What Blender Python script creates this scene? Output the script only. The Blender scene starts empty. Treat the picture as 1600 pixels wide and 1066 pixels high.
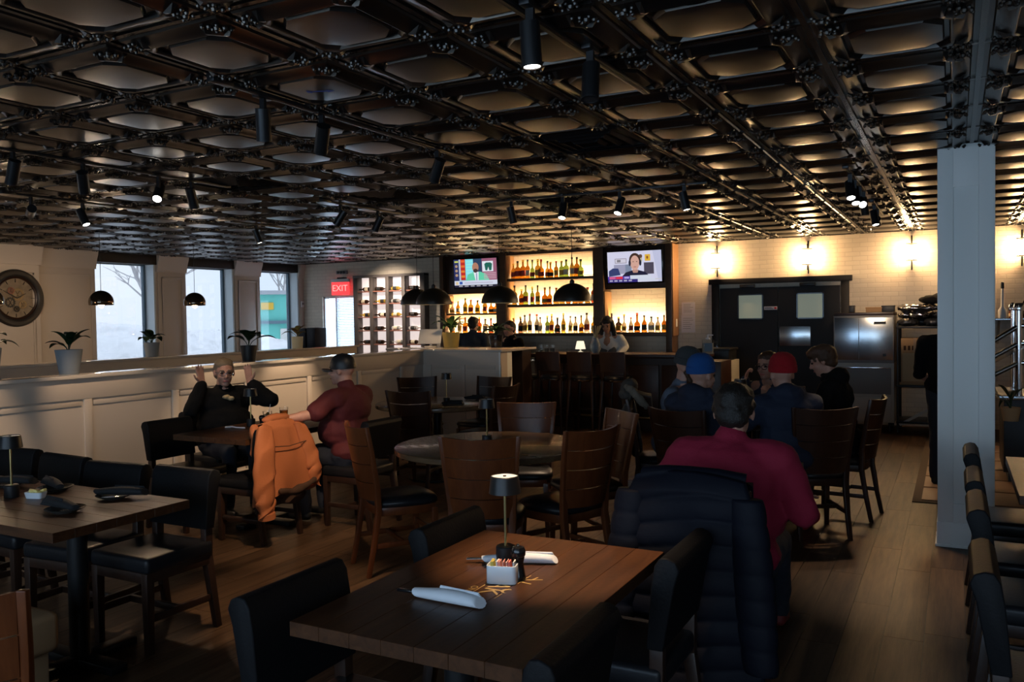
import bpy, bmesh, math, random
from mathutils import Vector, Matrix, Euler
random.seed(7)
SC = bpy.context.scene
COL = SC.collection
PI = math.pi
H = 2.723                       # ceiling height
XW, YB, XR, YR = -11.6, 12.9, 4.2, -2.6   # window wall, back wall, right wall, rear wall

# ---------------------------------------------------------------- camera
cam = bpy.data.cameras.new('camera'); camo = bpy.data.objects.new('camera', cam); COL.objects.link(camo)
cam.sensor_width = 36.0; cam.lens = 1304.0 / 1600 * 36; cam.clip_start = 0.05; cam.clip_end = 500
ya, pi_, ro = math.radians(27.967), math.radians(-1.665), math.radians(-0.88)
fw = Vector((-math.sin(ya) * math.cos(pi_), math.cos(ya) * math.cos(pi_), math.sin(pi_)))
rt = Vector((math.cos(ya), math.sin(ya), 0)); up = rt.cross(fw)
r2 = rt * math.cos(ro) + up * math.sin(ro); u2 = -rt * math.sin(ro) + up * math.cos(ro)
camo.matrix_world = Matrix(((r2.x, u2.x, -fw.x, 0), (r2.y, u2.y, -fw.y, 0), (r2.z, u2.z, -fw.z, 1.615), (0, 0, 0, 1)))
SC.camera = camo

# ---------------------------------------------------------------- world: bright overcast winter sky
W = bpy.data.worlds.new('overcast'); SC.world = W; W.use_nodes = True
nt = W.node_tree; nt.nodes.clear()
wo = nt.nodes.new('ShaderNodeOutputWorld'); bg = nt.nodes.new('ShaderNodeBackground')
tc = nt.nodes.new('ShaderNodeTexCoord'); nz = nt.nodes.new('ShaderNodeTexNoise'); cr = nt.nodes.new('ShaderNodeValToRGB')
nz.inputs['Scale'].default_value = 2.2; nz.inputs['Detail'].default_value = 4
cr.color_ramp.elements[0].position = 0.35; cr.color_ramp.elements[0].color = (0.45, 0.68, 1.0, 1)
cr.color_ramp.elements[1].position = 0.62; cr.color_ramp.elements[1].color = (0.66, 0.83, 1.0, 1)
nt.links.new(tc.outputs['Generated'], nz.inputs['Vector']); nt.links.new(nz.outputs['Fac'], cr.inputs['Fac'])
nt.links.new(cr.outputs['Color'], bg.inputs['Color']); nt.links.new(bg.outputs['Background'], wo.inputs['Surface'])
bg.inputs['Strength'].default_value = 6.2

# ---------------------------------------------------------------- picture settings
SC.view_settings.view_transform = 'Standard'; SC.view_settings.look = 'None'
SC.view_settings.exposure = 0.0; SC.view_settings.gamma = 1.0; SC.view_settings.use_curve_mapping = False
SC.cycles.max_bounces = 7; SC.cycles.diffuse_bounces = 3; SC.cycles.glossy_bounces = 3; SC.cycles.adaptive_threshold = 0.02; SC.cycles.transmission_bounces = 6
SC.cycles.sample_clamp_indirect = 4.0; SC.cycles.caustics_reflective = False; SC.cycles.caustics_refractive = False

WARM = (1.0, 0.60, 0.28); SPOTC = (1.0, 0.71, 0.46)
def lamp(name, kind, loc, energy, color=(1, 1, 1), **kw):
    l = bpy.data.lights.new(name, kind); l.energy = energy; l.color = color
    for k, v in kw.items():
        if k not in ('rot', 'aim', 'parent'): setattr(l, k, v)
    o = bpy.data.objects.new(name, l); COL.objects.link(o); o.location = loc
    if 'rot' in kw: o.rotation_euler = kw['rot']
    if 'aim' in kw: o.rotation_euler = (Vector(kw['aim']) - Vector(loc)).to_track_quat('-Z', 'Y').to_euler()
    if 'parent' in kw and kw['parent']:
        o.parent = kw['parent']; o.matrix_parent_inverse = Matrix.Translation(-Vector(kw['parent'].location))
    return o
# daylight portals in the window openings (sampling only, they emit nothing of their own)
WINY = [(8.28, 9.36), (9.98, 11.04), (11.70, 12.74), (-1.9, -.8), (-.2, .9), (1.5, 2.6), (3.2, 4.3)]
for a, b in WINY:
    p = lamp('window_daylight', 'AREA', (XW - 0.02, (a + b) / 2, 1.75), 1, shape='RECTANGLE', size=1.65, size_y=b - a, rot=(0, -PI / 2, 0)); p.data.cycles.is_portal = True
REARW = [(-5.4, -3.7), (-3.3, -1.6), (-1.2, 0.5), (0.9, 2.6)]
for a, b in REARW:
    p = lamp('window_daylight', 'AREA', ((a + b) / 2, YR - 0.02, 1.65), 1, shape='RECTANGLE', size=b - a, size_y=1.9, rot=(PI / 2, 0, 0)); p.data.cycles.is_portal = True

# ---------------------------------------------------------------- materials
MATS = {}
def mat(name, base=(.5, .5, .5), rough=.5, metal=0., spec=.5, bump=None, var=None, emit=None, es=1., trans=0., alpha=1., coat=0., ior=1.45, sheen=0.):
    """var=(kind, colour2, scale vec, amount)   bump=(scale, strength)"""
    if name in MATS: return MATS[name]
    m = bpy.data.materials.new(name); m.use_nodes = True; MATS[name] = m
    nt = m.node_tree; b = nt.nodes['Principled BSDF']
    b.inputs['Base Color'].default_value = (*base, 1); b.inputs['Roughness'].default_value = rough
    b.inputs['Metallic'].default_value = metal; b.inputs['Specular IOR Level'].default_value = spec
    b.inputs['Transmission Weight'].default_value = trans; b.inputs['Alpha'].default_value = alpha
    b.inputs['Coat Weight'].default_value = coat; b.inputs['IOR'].default_value = ior; b.inputs['Sheen Weight'].default_value = sheen
    if emit: b.inputs['Emission Color'].default_value = (*emit, 1); b.inputs['Emission Strength'].default_value = es
    N = lambda t: nt.nodes.new('ShaderNode' + t)
    if var or bump:
        tc = N('TexCoord'); oi = N('ObjectInfo'); off = N('VectorMath'); off.operation = 'SCALE'; off.inputs['Scale'].default_value = 17.0
        cx = N('CombineXYZ'); nt.links.new(oi.outputs['Random'], cx.inputs[0]); nt.links.new(oi.outputs['Random'], cx.inputs[2])
        nt.links.new(cx.outputs[0], off.inputs[0]); ad = N('VectorMath'); nt.links.new(tc.outputs['Object'], ad.inputs[0]); nt.links.new(off.outputs[0], ad.inputs[1])
    if var:
        kind, c2, scl, amt = var
        mp = N('Mapping'); mp.inputs['Scale'].default_value = scl; nt.links.new(ad.outputs[0], mp.inputs[0])
        n = N('TexNoise'); n.inputs['Scale'].default_value = 1; n.inputs['Detail'].default_value = 6; n.inputs['Roughness'].default_value = .65
        if kind == 'wood': n.inputs['Distortion'].default_value = .6
        nt.links.new(mp.outputs[0], n.inputs['Vector'])
        rp = N('ValToRGB'); rp.color_ramp.elements[0].position = .5 - .22 * amt; rp.color_ramp.elements[1].position = .5 + .22 * amt
        rp.color_ramp.elements[0].color = (*base, 1); rp.color_ramp.elements[1].color = (*c2, 1)
        nt.links.new(n.outputs['Fac'], rp.inputs['Fac']); nt.links.new(rp.outputs['Color'], b.inputs['Base Color'])
    if bump:
        n2 = N('TexNoise'); n2.inputs['Scale'].default_value = bump[0]; n2.inputs['Detail'].default_value = 4
        nt.links.new(ad.outputs[0], n2.inputs['Vector']); bp = N('Bump'); bp.inputs['Strength'].default_value = bump[1]; bp.inputs['Distance'].default_value = .01
        nt.links.new(n2.outputs['Fac'], bp.inputs['Height']); nt.links.new(bp.outputs['Normal'], b.inputs['Normal'])
    return m
def thin_glass(name, tint, rough=.02, f=1.):
    m = bpy.data.materials.new(name); m.use_nodes = True; MATS[name] = m; nt = m.node_tree; nt.nodes.clear(); N = lambda t: nt.nodes.new('ShaderNode' + t)
    o = N('OutputMaterial'); mx = N('MixShader'); tr = N('BsdfTransparent'); gl = N('BsdfGlossy'); fr = N('LayerWeight'); fr.inputs['Blend'].default_value = .5; pw = N('Math'); pw.operation = 'POWER'; pw.inputs[1].default_value = 5; mu = N('Math'); mu.operation = 'MULTIPLY_ADD'; mu.inputs[1].default_value = .9 * f; mu.inputs[2].default_value = .04 * f
    tr.inputs['Color'].default_value = (*tint, 1); gl.inputs['Roughness'].default_value = rough
    nt.links.new(fr.outputs['Facing'], pw.inputs[0]); nt.links.new(pw.outputs[0], mu.inputs[0]); nt.links.new(mu.outputs[0], mx.inputs[0]); nt.links.new(tr.outputs[0], mx.inputs[1]); nt.links.new(gl.outputs[0], mx.inputs[2]); nt.links.new(mx.outputs[0], o.inputs[0])
def translucent(name, c, t=.5):
    m = mat(name, c, .6); nt = m.node_tree; b = nt.nodes['Principled BSDF']; tl = nt.nodes.new('ShaderNodeBsdfTranslucent'); tl.inputs['Color'].default_value = (*c, 1); mx = nt.nodes.new('ShaderNodeMixShader'); mx.inputs[0].default_value = t
    nt.links.new(b.outputs[0], mx.inputs[1]); nt.links.new(tl.outputs[0], mx.inputs[2]); nt.links.new(mx.outputs[0], nt.nodes['Material Output'].inputs[0])
def lin(r, g, b): return tuple(((v / 255) / 12.92 if v / 255 < .04045 else ((v / 255 + .055) / 1.055) ** 2.4) for v in (r, g, b))
mat('ceil', (.008, .0075, .0075), .30, 0, .85, bump=(9, .06))
mat('ceil_bar', (.010, .009, .0085), .27, 0, 1.0)
for n_ in ('ceil', 'ceil_bar'): MATS[n_].node_tree.nodes['Principled BSDF'].inputs['Specular Tint'].default_value = (1., .92, .82, 1)
mat('paint', (.60, .52, .44), .45, bump=(60, .03)); mat('paint_dark', (.56, .48, .40), .5)
mat('cap', (.62, .56, .49), .12, coat=.3); mat('column', (.86, .88, .85), .5, bump=(40, .02))
mat('black', (.012, .012, .013), .45); mat('blackgloss', (.008, .008, .009), .18); mat('blackmetal', (.016, .016, .017), .38, .4)
mat('leather', (.008, .008, .009), .55, 0, .14, bump=(90, .12)); mat('navy_leather', (.010, .012, .018), .40, 0, .3, bump=(90, .12))
mat('leather_seat', (.012, .012, .014), .36, 0, .3, bump=(90, .08))
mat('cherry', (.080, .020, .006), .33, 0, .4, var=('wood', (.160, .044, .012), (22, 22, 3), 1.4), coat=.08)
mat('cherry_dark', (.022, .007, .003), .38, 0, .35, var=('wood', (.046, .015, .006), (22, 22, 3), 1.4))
mat('espresso', (.022, .011, .007), .36, 0, .5, var=('wood', (.04, .018, .011), (20, 20, 3), 1.2))
mat('table', (.026, .0105, .005), .38, 0, .34, var=('wood', (.100, .040, .016), (26, 2.2, 26), 1.3), bump=(50, .04))
mat('table_round', (.085, .048, .026), .27, 0, .5, var=('wood', (.15, .09, .045), (3, 20, 20), 1.2), coat=.2)
mat('table_edge', (.055, .032, .020), .4)
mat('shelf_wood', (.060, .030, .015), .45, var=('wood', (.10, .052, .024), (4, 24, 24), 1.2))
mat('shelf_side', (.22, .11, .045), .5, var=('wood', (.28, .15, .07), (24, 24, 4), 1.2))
mat('rack_wood', (.075, .062, .055), .55, var=('wood', (.11, .09, .08), (24, 24, 4), 1.2)); mat('rack_back_glow', (.80, .70, .66), .6, emit=(1., .86, .82), es=.75); mat('rack_shelf', (.30, .12, .08), .5)  # rack back panel given a glow of its own in place of light on it
mat('chrome', (.75, .75, .76), .12, 1); mat('steel', (.52, .55, .57), .22, 1, bump=(3, .05)); mat('brass', (.55, .42, .18), .28, 1); mat('gear_brass', (.30, .22, .12), .45, .6)
mat('porcelain', (.72, .76, .80), .2); mat('white', (.78, .78, .78), .5); mat('napkin', (.74, .77, .82), .85, bump=(120, .1), sheen=.2); mat('napkin_black', (.010, .010, .011), .8, bump=(120, .2))
mat('plate', (.06, .055, .05), .12); mat('slate', (.03, .03, .03), .4)
mat('glass', (1, 1, 1), .02, trans=1., ior=1.45); thin_glass('clear_thin', (.93, .95, .95))
mat('skin', (.50, .27, .19), .5, var=('n', (.42, .21, .15), (30, 30, 30), 1)); mat('skin_tan', (.36, .19, .12), .5)
mat('lips', (.42, .11, .10), .45); mat('eye', (.03, .02, .015), .2); mat('hair_dark', (.012, .009, .007), .5, bump=(160, .5)); mat('hair_brown', (.055, .025, .012), .5, bump=(160, .5)); mat('hair_blond', (.17, .125, .08), .5, bump=(160, .5))
mat('knit_black', (.0045, .0045, .005), .9, 0, .2, bump=(120, .3)); mat('maroon', (.085, .010, .012), .8, bump=(120, .2)); mat('magenta', (.26, .009, .034), .85, bump=(120, .15))
mat('navy_cloth', (.012, .018, .038), .8, bump=(100, .25)); mat('navy_puffer', (.0035, .0045, .010), .66, 0, .2, bump=(20, .3)); mat('denim', (.030, .045, .075), .85, bump=(200, .3)); mat('grey_shirt', (.10, .12, .16), .85, bump=(100, .2))
mat('jeans', (.018, .022, .035), .85, bump=(200, .3)); mat('beanie_grey', (.045, .05, .052), .95, bump=(140, .6)); mat('beanie_blue', (.012, .075, .26), .95, bump=(140, .6)); mat('beanie_red', (.32, .006, .010), .95, bump=(140, .6))
mat('duck_orange', (.44, .135, .045), .8, bump=(70, .2)); mat('duck_dark', (.06, .028, .014), .9); mat('coat_grey', (.052, .045, .037), .9, bump=(80, .5)); mat('white_cloth', (.62, .62, .60), .8, bump=(90, .2)); mat('apron_grey', (.09, .09, .09), .8)
mat('shoe', (.02, .018, .016), .5); mat('sock', (.6, .6, .58), .9); mat('shoe_red', (.13, .012, .012), .6)
mat('leaf', (.030, .085, .022), .38, var=('n', (.06, .14, .04), (14, 14, 14), 1)); mat('leaf_dark', (.014, .035, .014), .35); mat('leaf_pale', (.15, .24, .06), .4, var=('n', (.32, .12, .05), (12, 12, 12), 1))
mat('pot_grey', (.20, .23, .26), .7, bump=(30, .2)); mat('pot_mustard', (.40, .30, .08), .5); mat('pot_cream', (.62, .58, .40), .5); mat('soil', (.02, .014, .01), .9)
mat('tan_vinyl', (.36, .235, .13), .5, bump=(60, .1)); mat('card', (.42, .25, .12), .8); mat('card_label', (.50, .36, .20), .8); mat('foil', (.42, .41, .42), .22, 1, bump=(9, 1.)); mat('foil_dark', (.05, .05, .055), .35, .4, bump=(12, .6))
mat('paper', (.70, .67, .70), .7); mat('red', (.6, .01, .01), .5); mat('dome', (.030, .024, .018), .38, .25); mat('dome_in', (.75, .60, .35), .5); mat('smoke', (.10, .075, .05), .06, .85)
mat('clockface', (.16, .12, .08), .5, var=('n', (.34, .27, .19), (9, 9, 9), 1.2)); mat('clockdark', (.022, .019, .017), .45)
mat('bulb', (1, .9, .7), .3, emit=(1, .72, .38), es=42.); mat('spot_lens', (1, 1, 1), .3, emit=(1, .95, .88), es=14.); mat('led', (1, .8, .5), .4, emit=(1, .70, .36), es=9.)
mat('lampshade_lit', (.9, .85, .7), .5, emit=(1, .86, .62), es=1.1); mat('diffuser', (.80, .80, .84), .4)
mat('exit_red', (.8, .02, .02), .4, emit=(1, .045, .05), es=1.7); mat('exit_letter', (.9, .3, .3), .4, emit=(1, .22, .2), es=2.2)
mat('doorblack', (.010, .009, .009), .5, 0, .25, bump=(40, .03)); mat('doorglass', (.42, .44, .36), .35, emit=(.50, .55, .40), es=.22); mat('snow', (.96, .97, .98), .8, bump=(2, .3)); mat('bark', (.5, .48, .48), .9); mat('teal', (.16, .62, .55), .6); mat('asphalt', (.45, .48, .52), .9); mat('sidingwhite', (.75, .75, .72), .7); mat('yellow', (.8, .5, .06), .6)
mat('frame_blue', (.13, .20, .26), .4); mat('reveal', (.62, .70, .74), .5); mat('valance', (.012, .008, .006), .6)
thin_glass('pane_tint', (.475, .445, .43)); thin_glass('pane', (.97, .98, .98)); translucent('blind', (.80, .84, .88), .6); mat('gold', (.62, .42, .15), .5, .3); mat('tile_floor', (.25, .13, .07), .5)
mat('kitchen_grey', (.22, .22, .22), .5); mat('ice_white', (.55, .52, .46), .5); mat('mat_floor', (.10, .06, .04), .8)

def brick_mat():
    m = mat('brick', (.62, .55, .45), .6); nt = m.node_tree; b = nt.nodes['Principled BSDF']
    tc = nt.nodes.new('ShaderNodeTexCoord'); sx = nt.nodes.new('ShaderNodeSeparateXYZ'); cx = nt.nodes.new('ShaderNodeCombineXYZ')
    nt.links.new(tc.outputs['Object'], sx.inputs[0]); nt.links.new(sx.outputs[0], cx.inputs[0]); nt.links.new(sx.outputs[2], cx.inputs[1])
    br = nt.nodes.new('ShaderNodeTexBrick'); br.inputs['Scale'].default_value = 1; br.inputs['Brick Width'].default_value = .20; br.inputs['Row Height'].default_value = .065
    br.inputs['Mortar Size'].default_value = .006; br.inputs['Mortar Smooth'].default_value = .4
    br.inputs['Color1'].default_value = (.63, .56, .45, 1); br.inputs['Color2'].default_value = (.58, .51, .41, 1); br.inputs['Mortar'].default_value = (.52, .455, .365, 1)
    nt.links.new(cx.outputs[0], br.inputs['Vector']); nt.links.new(br.outputs['Color'], b.inputs['Base Color'])
    bp = nt.nodes.new('ShaderNodeBump'); bp.inputs['Strength'].default_value = .35; bp.inputs['Distance'].default_value = .012; bp.invert = True
    nt.links.new(br.outputs['Fac'], bp.inputs['Height']); nt.links.new(bp.outputs['Normal'], b.inputs['Normal'])
brick_mat()
def floor_mat():
    m = mat('plank', (.2, .13, .085), .44, 0, .28); nt = m.node_tree; b = nt.nodes['Principled BSDF']; N = lambda t: nt.nodes.new('ShaderNode' + t)
    g = N('NewGeometry'); oi = N('ObjectInfo'); a = N('MATH' if 0 else 'Math'); a.operation = 'ADD'
    nt.links.new(g.outputs['Random Per Island'], a.inputs[0]); nt.links.new(oi.outputs['Random'], a.inputs[1])
    fr = N('Math'); fr.operation = 'FRACT'; nt.links.new(a.outputs[0], fr.inputs[0])
    mp = N('Mapping'); mp.inputs['Scale'].default_value = (24, 1.6, 1); cx = N('CombineXYZ'); sc = N('Math'); sc.operation = 'MULTIPLY'; sc.inputs[1].default_value = 31
    nt.links.new(fr.outputs[0], sc.inputs[0]); nt.links.new(sc.outputs[0], cx.inputs[2]); ad = N('VectorMath'); nt.links.new(g.outputs['Position'], mp.inputs[0])
    nt.links.new(mp.outputs[0], ad.inputs[0]); nt.links.new(cx.outputs[0], ad.inputs[1])
    n = N('TexNoise'); n.inputs['Scale'].default_value = 1.; n.inputs['Detail'].default_value = 7; n.inputs['Roughness'].default_value = .7; nt.links.new(ad.outputs[0], n.inputs['Vector'])
    r = N('ValToRGB'); e = r.color_ramp.elements; e[0].position = .32; e[0].color = (.034, .017, .0085, 1); e[1].position = .68; e[1].color = (.115, .064, .033, 1)
    nt.links.new(n.outputs['Fac'], r.inputs['Fac'])
    hs = N('HueSaturation'); mr = N('MapRange'); mr.inputs['To Min'].default_value = .72; mr.inputs['To Max'].default_value = 1.22
    nt.links.new(fr.outputs[0], mr.inputs['Value']); nt.links.new(mr.outputs[0], hs.inputs['Value']); nt.links.new(r.outputs['Color'], hs.inputs['Color'])
    nt.links.new(hs.outputs['Color'], b.inputs['Base Color'])
    bp = N('Bump'); bp.inputs['Strength'].default_value = .12; bp.inputs['Distance'].default_value = .004; nt.links.new(n.outputs['Fac'], bp.inputs['Height']); nt.links.new(bp.outputs['Normal'], b.inputs['Normal'])
floor_mat()
def attr_emit(name, es):
    m = mat(name, (.02, .02, .02), .25); nt = m.node_tree; b = nt.nodes['Principled BSDF']
    at = nt.nodes.new('ShaderNodeVertexColor'); at.layer_name = 'picture'; nt.links.new(at.outputs['Color'], b.inputs['Emission Color']); b.inputs['Emission Strength'].default_value = es
attr_emit('screen', 1.0)
for nm, c in dict(amber=(.80, .36, .04), gold_liq=(.88, .58, .10), clear_liq=(.90, .88, .80), green_liq=(.36, .62, .12), red_liq=(.55, .10, .03), dark_liq=(.05, .026, .015), whisky=(.66, .22, .025)).items():
    mat('liq_' + nm, c, .06, 0, .5, trans=.72, ior=1.2)

# ---------------------------------------------------------------- mesh building
class MB:
    def __init__(s): s.v = []; s.f = []; s.col = None
    def add(s, vs, fs):
        o = len(s.v); s.v += [tuple(v) for v in vs]; s.f += [tuple(i + o for i in f) for f in fs]; return s
    def box(s, c, d, rz=0., M=None):
        x, y, z = d[0] / 2, d[1] / 2, d[2] / 2
        vs = [Vector((a * x, b * y, e * z)) for a in (-1, 1) for b in (-1, 1) for e in (-1, 1)]
        R = M if M else Matrix.Rotation(rz, 3, 'Z')
        vs = [R @ v + Vector(c) for v in vs]
        return s.add(vs, [(0, 1, 3, 2), (4, 6, 7, 5), (0, 4, 5, 1), (2, 3, 7, 6), (0, 2, 6, 4), (1, 5, 7, 3)])
    def span(s, x0, x1, y0, y1, z0, z1): return s.box(((x0 + x1) / 2, (y0 + y1) / 2, (z0 + z1) / 2), (abs(x1 - x0), abs(y1 - y0), abs(z1 - z0)))
    def beam(s, p0, p1, w, d, w1=None, d1=None, hint=(0, 1, 0)):
        p0, p1 = Vector(p0), Vector(p1); a = (p1 - p0).normalized(); h = Vector(hint); h = (h - a * h.dot(a)).normalized(); k = a.cross(h)
        w1 = w if w1 is None else w1; d1 = d if d1 is None else d1; vs = []
        for p, ww, dd in ((p0, w, d), (p1, w1, d1)):
            for i, j in ((-1, -1), (1, -1), (1, 1), (-1, 1)): vs.append(p + h * (i * ww / 2) + k * (j * dd / 2))
        return s.add(vs, [(3, 2, 1, 0), (4, 5, 6, 7), (0, 1, 5, 4), (1, 2, 6, 5), (2, 3, 7, 6), (3, 0, 4, 7)])
    def ring(s, rings, close=True, capa=True, capb=True):
        n = len(rings[0]); vs = [p for r in rings for p in r]; fs = []
        for i in range(len(rings) - 1):
            for j in range(n if close else n - 1):
                k = (j + 1) % n; fs.append((i * n + j, i * n + k, (i + 1) * n + k, (i + 1) * n + j))
        if capa: fs.append(tuple(reversed(range(n))))
        if capb: fs.append(tuple(range((len(rings) - 1) * n, len(rings) * n)))
        return s.add(vs, fs)
    def lathe(s, prof, c=(0, 0, 0), n=20, sy=1., M=None):
        rs = []
        for r, z in prof:
            r = max(r, 1e-4); ring = [Vector((r * math.cos(2 * PI * i / n), r * sy * math.sin(2 * PI * i / n), z)) for i in range(n)]
            rs.append([(M @ p if M else p) + Vector(c) for p in ring])
        if len(prof) > 2 and prof[0][0] > 1e-3 and prof[-1][0] > 1e-3: return s.ring(rs + [rs[0]], capa=False, capb=False)   # a hollow ring
        return s.ring(rs)
    def tube(s, pts, r, n=8, r1=None, caps=True):
        pts = [Vector(p) for p in pts]; rs = []; m = len(pts)
        prev = None
        for i, p in enumerate(pts):
            a = (pts[min(i + 1, m - 1)] - pts[max(i - 1, 0)]).normalized()
            h = prev if prev is not None else (Vector((0, 0, 1)) if abs(a.z) < .9 else Vector((1, 0, 0)))
            h = (h - a * h.dot(a)).normalized(); prev = h; k = a.cross(h)
            rr = r + ((r1 if r1 is not None else r) - r) * i / max(1, m - 1)
            rs.append([p + (h * math.cos(2 * PI * j / n) + k * math.sin(2 * PI * j / n)) * rr for j in range(n)])
        return s.ring(rs, capa=caps, capb=caps)
    def cyl(s, p0, p1, r0, r1=None, n=16): return s.tube([p0, p1], r0, n, r1)
    def cap(s, p0, r0, p1, r1, n=12):
        p0, p1 = Vector(p0), Vector(p1); d = p1 - p0; L = d.length
        if L < 1e-6: return s.ell(p0, (r0,) * 3)
        a = d / L; h = Vector((0, 0, 1)) if abs(a.z) < .9 else Vector((1, 0, 0)); h = (h - a * h.dot(a)).normalized(); k = a.cross(h)
        pr = [(-r0 * math.cos(t), r0 * math.sin(t)) for t in (.12, .55, 1.05, PI / 2)] + [(L + r1 * math.cos(t), r1 * math.sin(t)) for t in (PI / 2, 1.05, .55, .12)]
        return s.ring([[p0 + a * x + (h * math.cos(2 * PI * j / n) + k * math.sin(2 * PI * j / n)) * r for j in range(n)] for x, r in pr])
    def chain(s, pts, rs):
        for i in range(len(pts) - 1): s.cap(pts[i], rs[i], pts[i + 1], rs[i + 1])
        return s
    def ell(s, c, r, M=None, n=14, m=8):
        rs = []
        for i in range(m + 1):
            t = PI * (i + .04 * (1 if i == 0 else -1 if i == m else 0) * 4) / m
            rs.append([(M @ Vector((r[0] * math.sin(t) * math.cos(2 * PI * j / n), r[1] * math.sin(t) * math.sin(2 * PI * j / n), -r[2] * math.cos(t))) if M else Vector((r[0] * math.sin(t) * math.cos(2 * PI * j / n), r[1] * math.sin(t) * math.sin(2 * PI * j / n), -r[2] * math.cos(t)))) + Vector(c) for j in range(n)])
        return s.ring(rs)
    def prism(s, poly, z0, z1):
        return s.ring([[(x, y, z0) for x, y in poly], [(x, y, z1) for x, y in poly]])
    def mesh(s, name, bevel=0., seg=2, smooth=True, ang=35):
        me = bpy.data.meshes.new(name); me.from_pydata(s.v, [], s.f)
        bm = bmesh.new(); bm.from_mesh(me); bmesh.ops.remove_doubles(bm, verts=bm.verts, dist=1e-6); bmesh.ops.recalc_face_normals(bm, faces=bm.faces)
        if bevel:
            ed = [e for e in bm.edges if len(e.link_faces) == 2 and e.calc_face_angle(0) > .5]
            bmesh.ops.bevel(bm, geom=ed, offset=bevel, segments=seg, profile=.5, affect='EDGES', clamp_overlap=True)
        bm.to_mesh(me); bm.free()
        if smooth:
            me.polygons.foreach_set('use_smooth', [True] * len(me.polygons)); me.set_sharp_from_angle(angle=math.radians(ang))
        return me
    def build(s, name, m, parent=None, bevel=0., seg=2, smooth=True, ang=35, **tags):
        return obj(name, s.mesh(name, bevel, seg, smooth, ang), m, parent, **tags)
def obj(name, me, m=None, parent=None, **tags):
    o = bpy.data.objects.new(name, me); COL.objects.link(o)
    if m and me is not None and not len(me.materials): me.materials.append(MATS[m])
    if parent: o.parent = parent
    return tag(o, **tags)
def tag(o, label=None, cat=None, group=None, kind=None):
    for k, v in (('label', label), ('category', cat), ('group', group), ('kind', kind)):
        if v: o[k] = v
    return o
def thing(name, loc=(0, 0, 0), rz=0., **tags):
    o = bpy.data.objects.new(name, None); COL.objects.link(o); o.location = loc; o.rotation_euler = (0, 0, rz); o.empty_display_size = .1
    return tag(o, **tags)
def copy_tree(o, parent=None):
    c = o.copy(); COL.objects.link(c); c.parent = parent
    if parent: c.matrix_parent_inverse = o.matrix_parent_inverse.copy()
    for ch in o.children: copy_tree(ch, c)
    return c
USED = set()
def place(proto, loc, rz, label, group=None):
    o = proto
    if proto.name in USED: o = copy_tree(proto)
    USED.add(proto.name); o.location = loc; o.rotation_euler = (0, 0, rz); o['label'] = label
    if group: o['group'] = group
    elif 'group' in o: del o['group']
    return o
ORD = ['first', 'second', 'third', 'fourth', 'fifth', 'sixth', 'seventh', 'eighth', 'ninth', 'tenth', 'eleventh', 'twelfth', 'thirteenth', 'fourteenth', 'fifteenth', 'sixteenth', 'seventeenth', 'eighteenth']
def text_mesh(s, size, depth, M):
    cu = bpy.data.curves.new('lettering', 'FONT'); cu.body = s; cu.size = size; cu.extrude = depth; cu.align_x = 'CENTER'; cu.align_y = 'CENTER'; cu.resolution_u = 3
    o = bpy.data.objects.new('lettering', cu); COL.objects.link(o); dg = bpy.context.evaluated_depsgraph_get(); me = bpy.data.meshes.new_from_object(o.evaluated_get(dg)); bpy.data.objects.remove(o)
    me.transform(M); return me
TEX = bpy.data.textures.new('folds', 'CLOUDS'); TEX.noise_scale = .11; TEX.noise_depth = 2
TEX2 = bpy.data.textures.new('strands', 'CLOUDS'); TEX2.noise_scale = .03; TEX2.noise_depth = 2
def blob(mb, name, m, parent=None, vox=.01, sm=3, fold=0., tex=None, dec=.4, **tags):
    """one continuous skin grown over overlapping limbs"""
    o = obj(name, mb.mesh(name, smooth=False), None, None)
    r = o.modifiers.new('r', 'REMESH'); r.mode = 'VOXEL'; r.voxel_size = vox; r.use_smooth_shade = True
    if sm: k = o.modifiers.new('s', 'SMOOTH'); k.factor = .5; k.iterations = sm
    if fold: d = o.modifiers.new('d', 'DISPLACE'); d.texture = tex or TEX; d.strength = fold; d.mid_level = .5; d.texture_coords = 'LOCAL'
    if dec < 1: q = o.modifiers.new('q', 'DECIMATE'); q.ratio = dec
    dg = bpy.context.evaluated_depsgraph_get(); me = bpy.data.meshes.new_from_object(o.evaluated_get(dg)); me.name = name
    bpy.data.objects.remove(o); me.materials.clear()
    me.polygons.foreach_set('use_smooth', [True] * len(me.polygons))
    return obj(name, me, m, parent, **tags)

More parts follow.
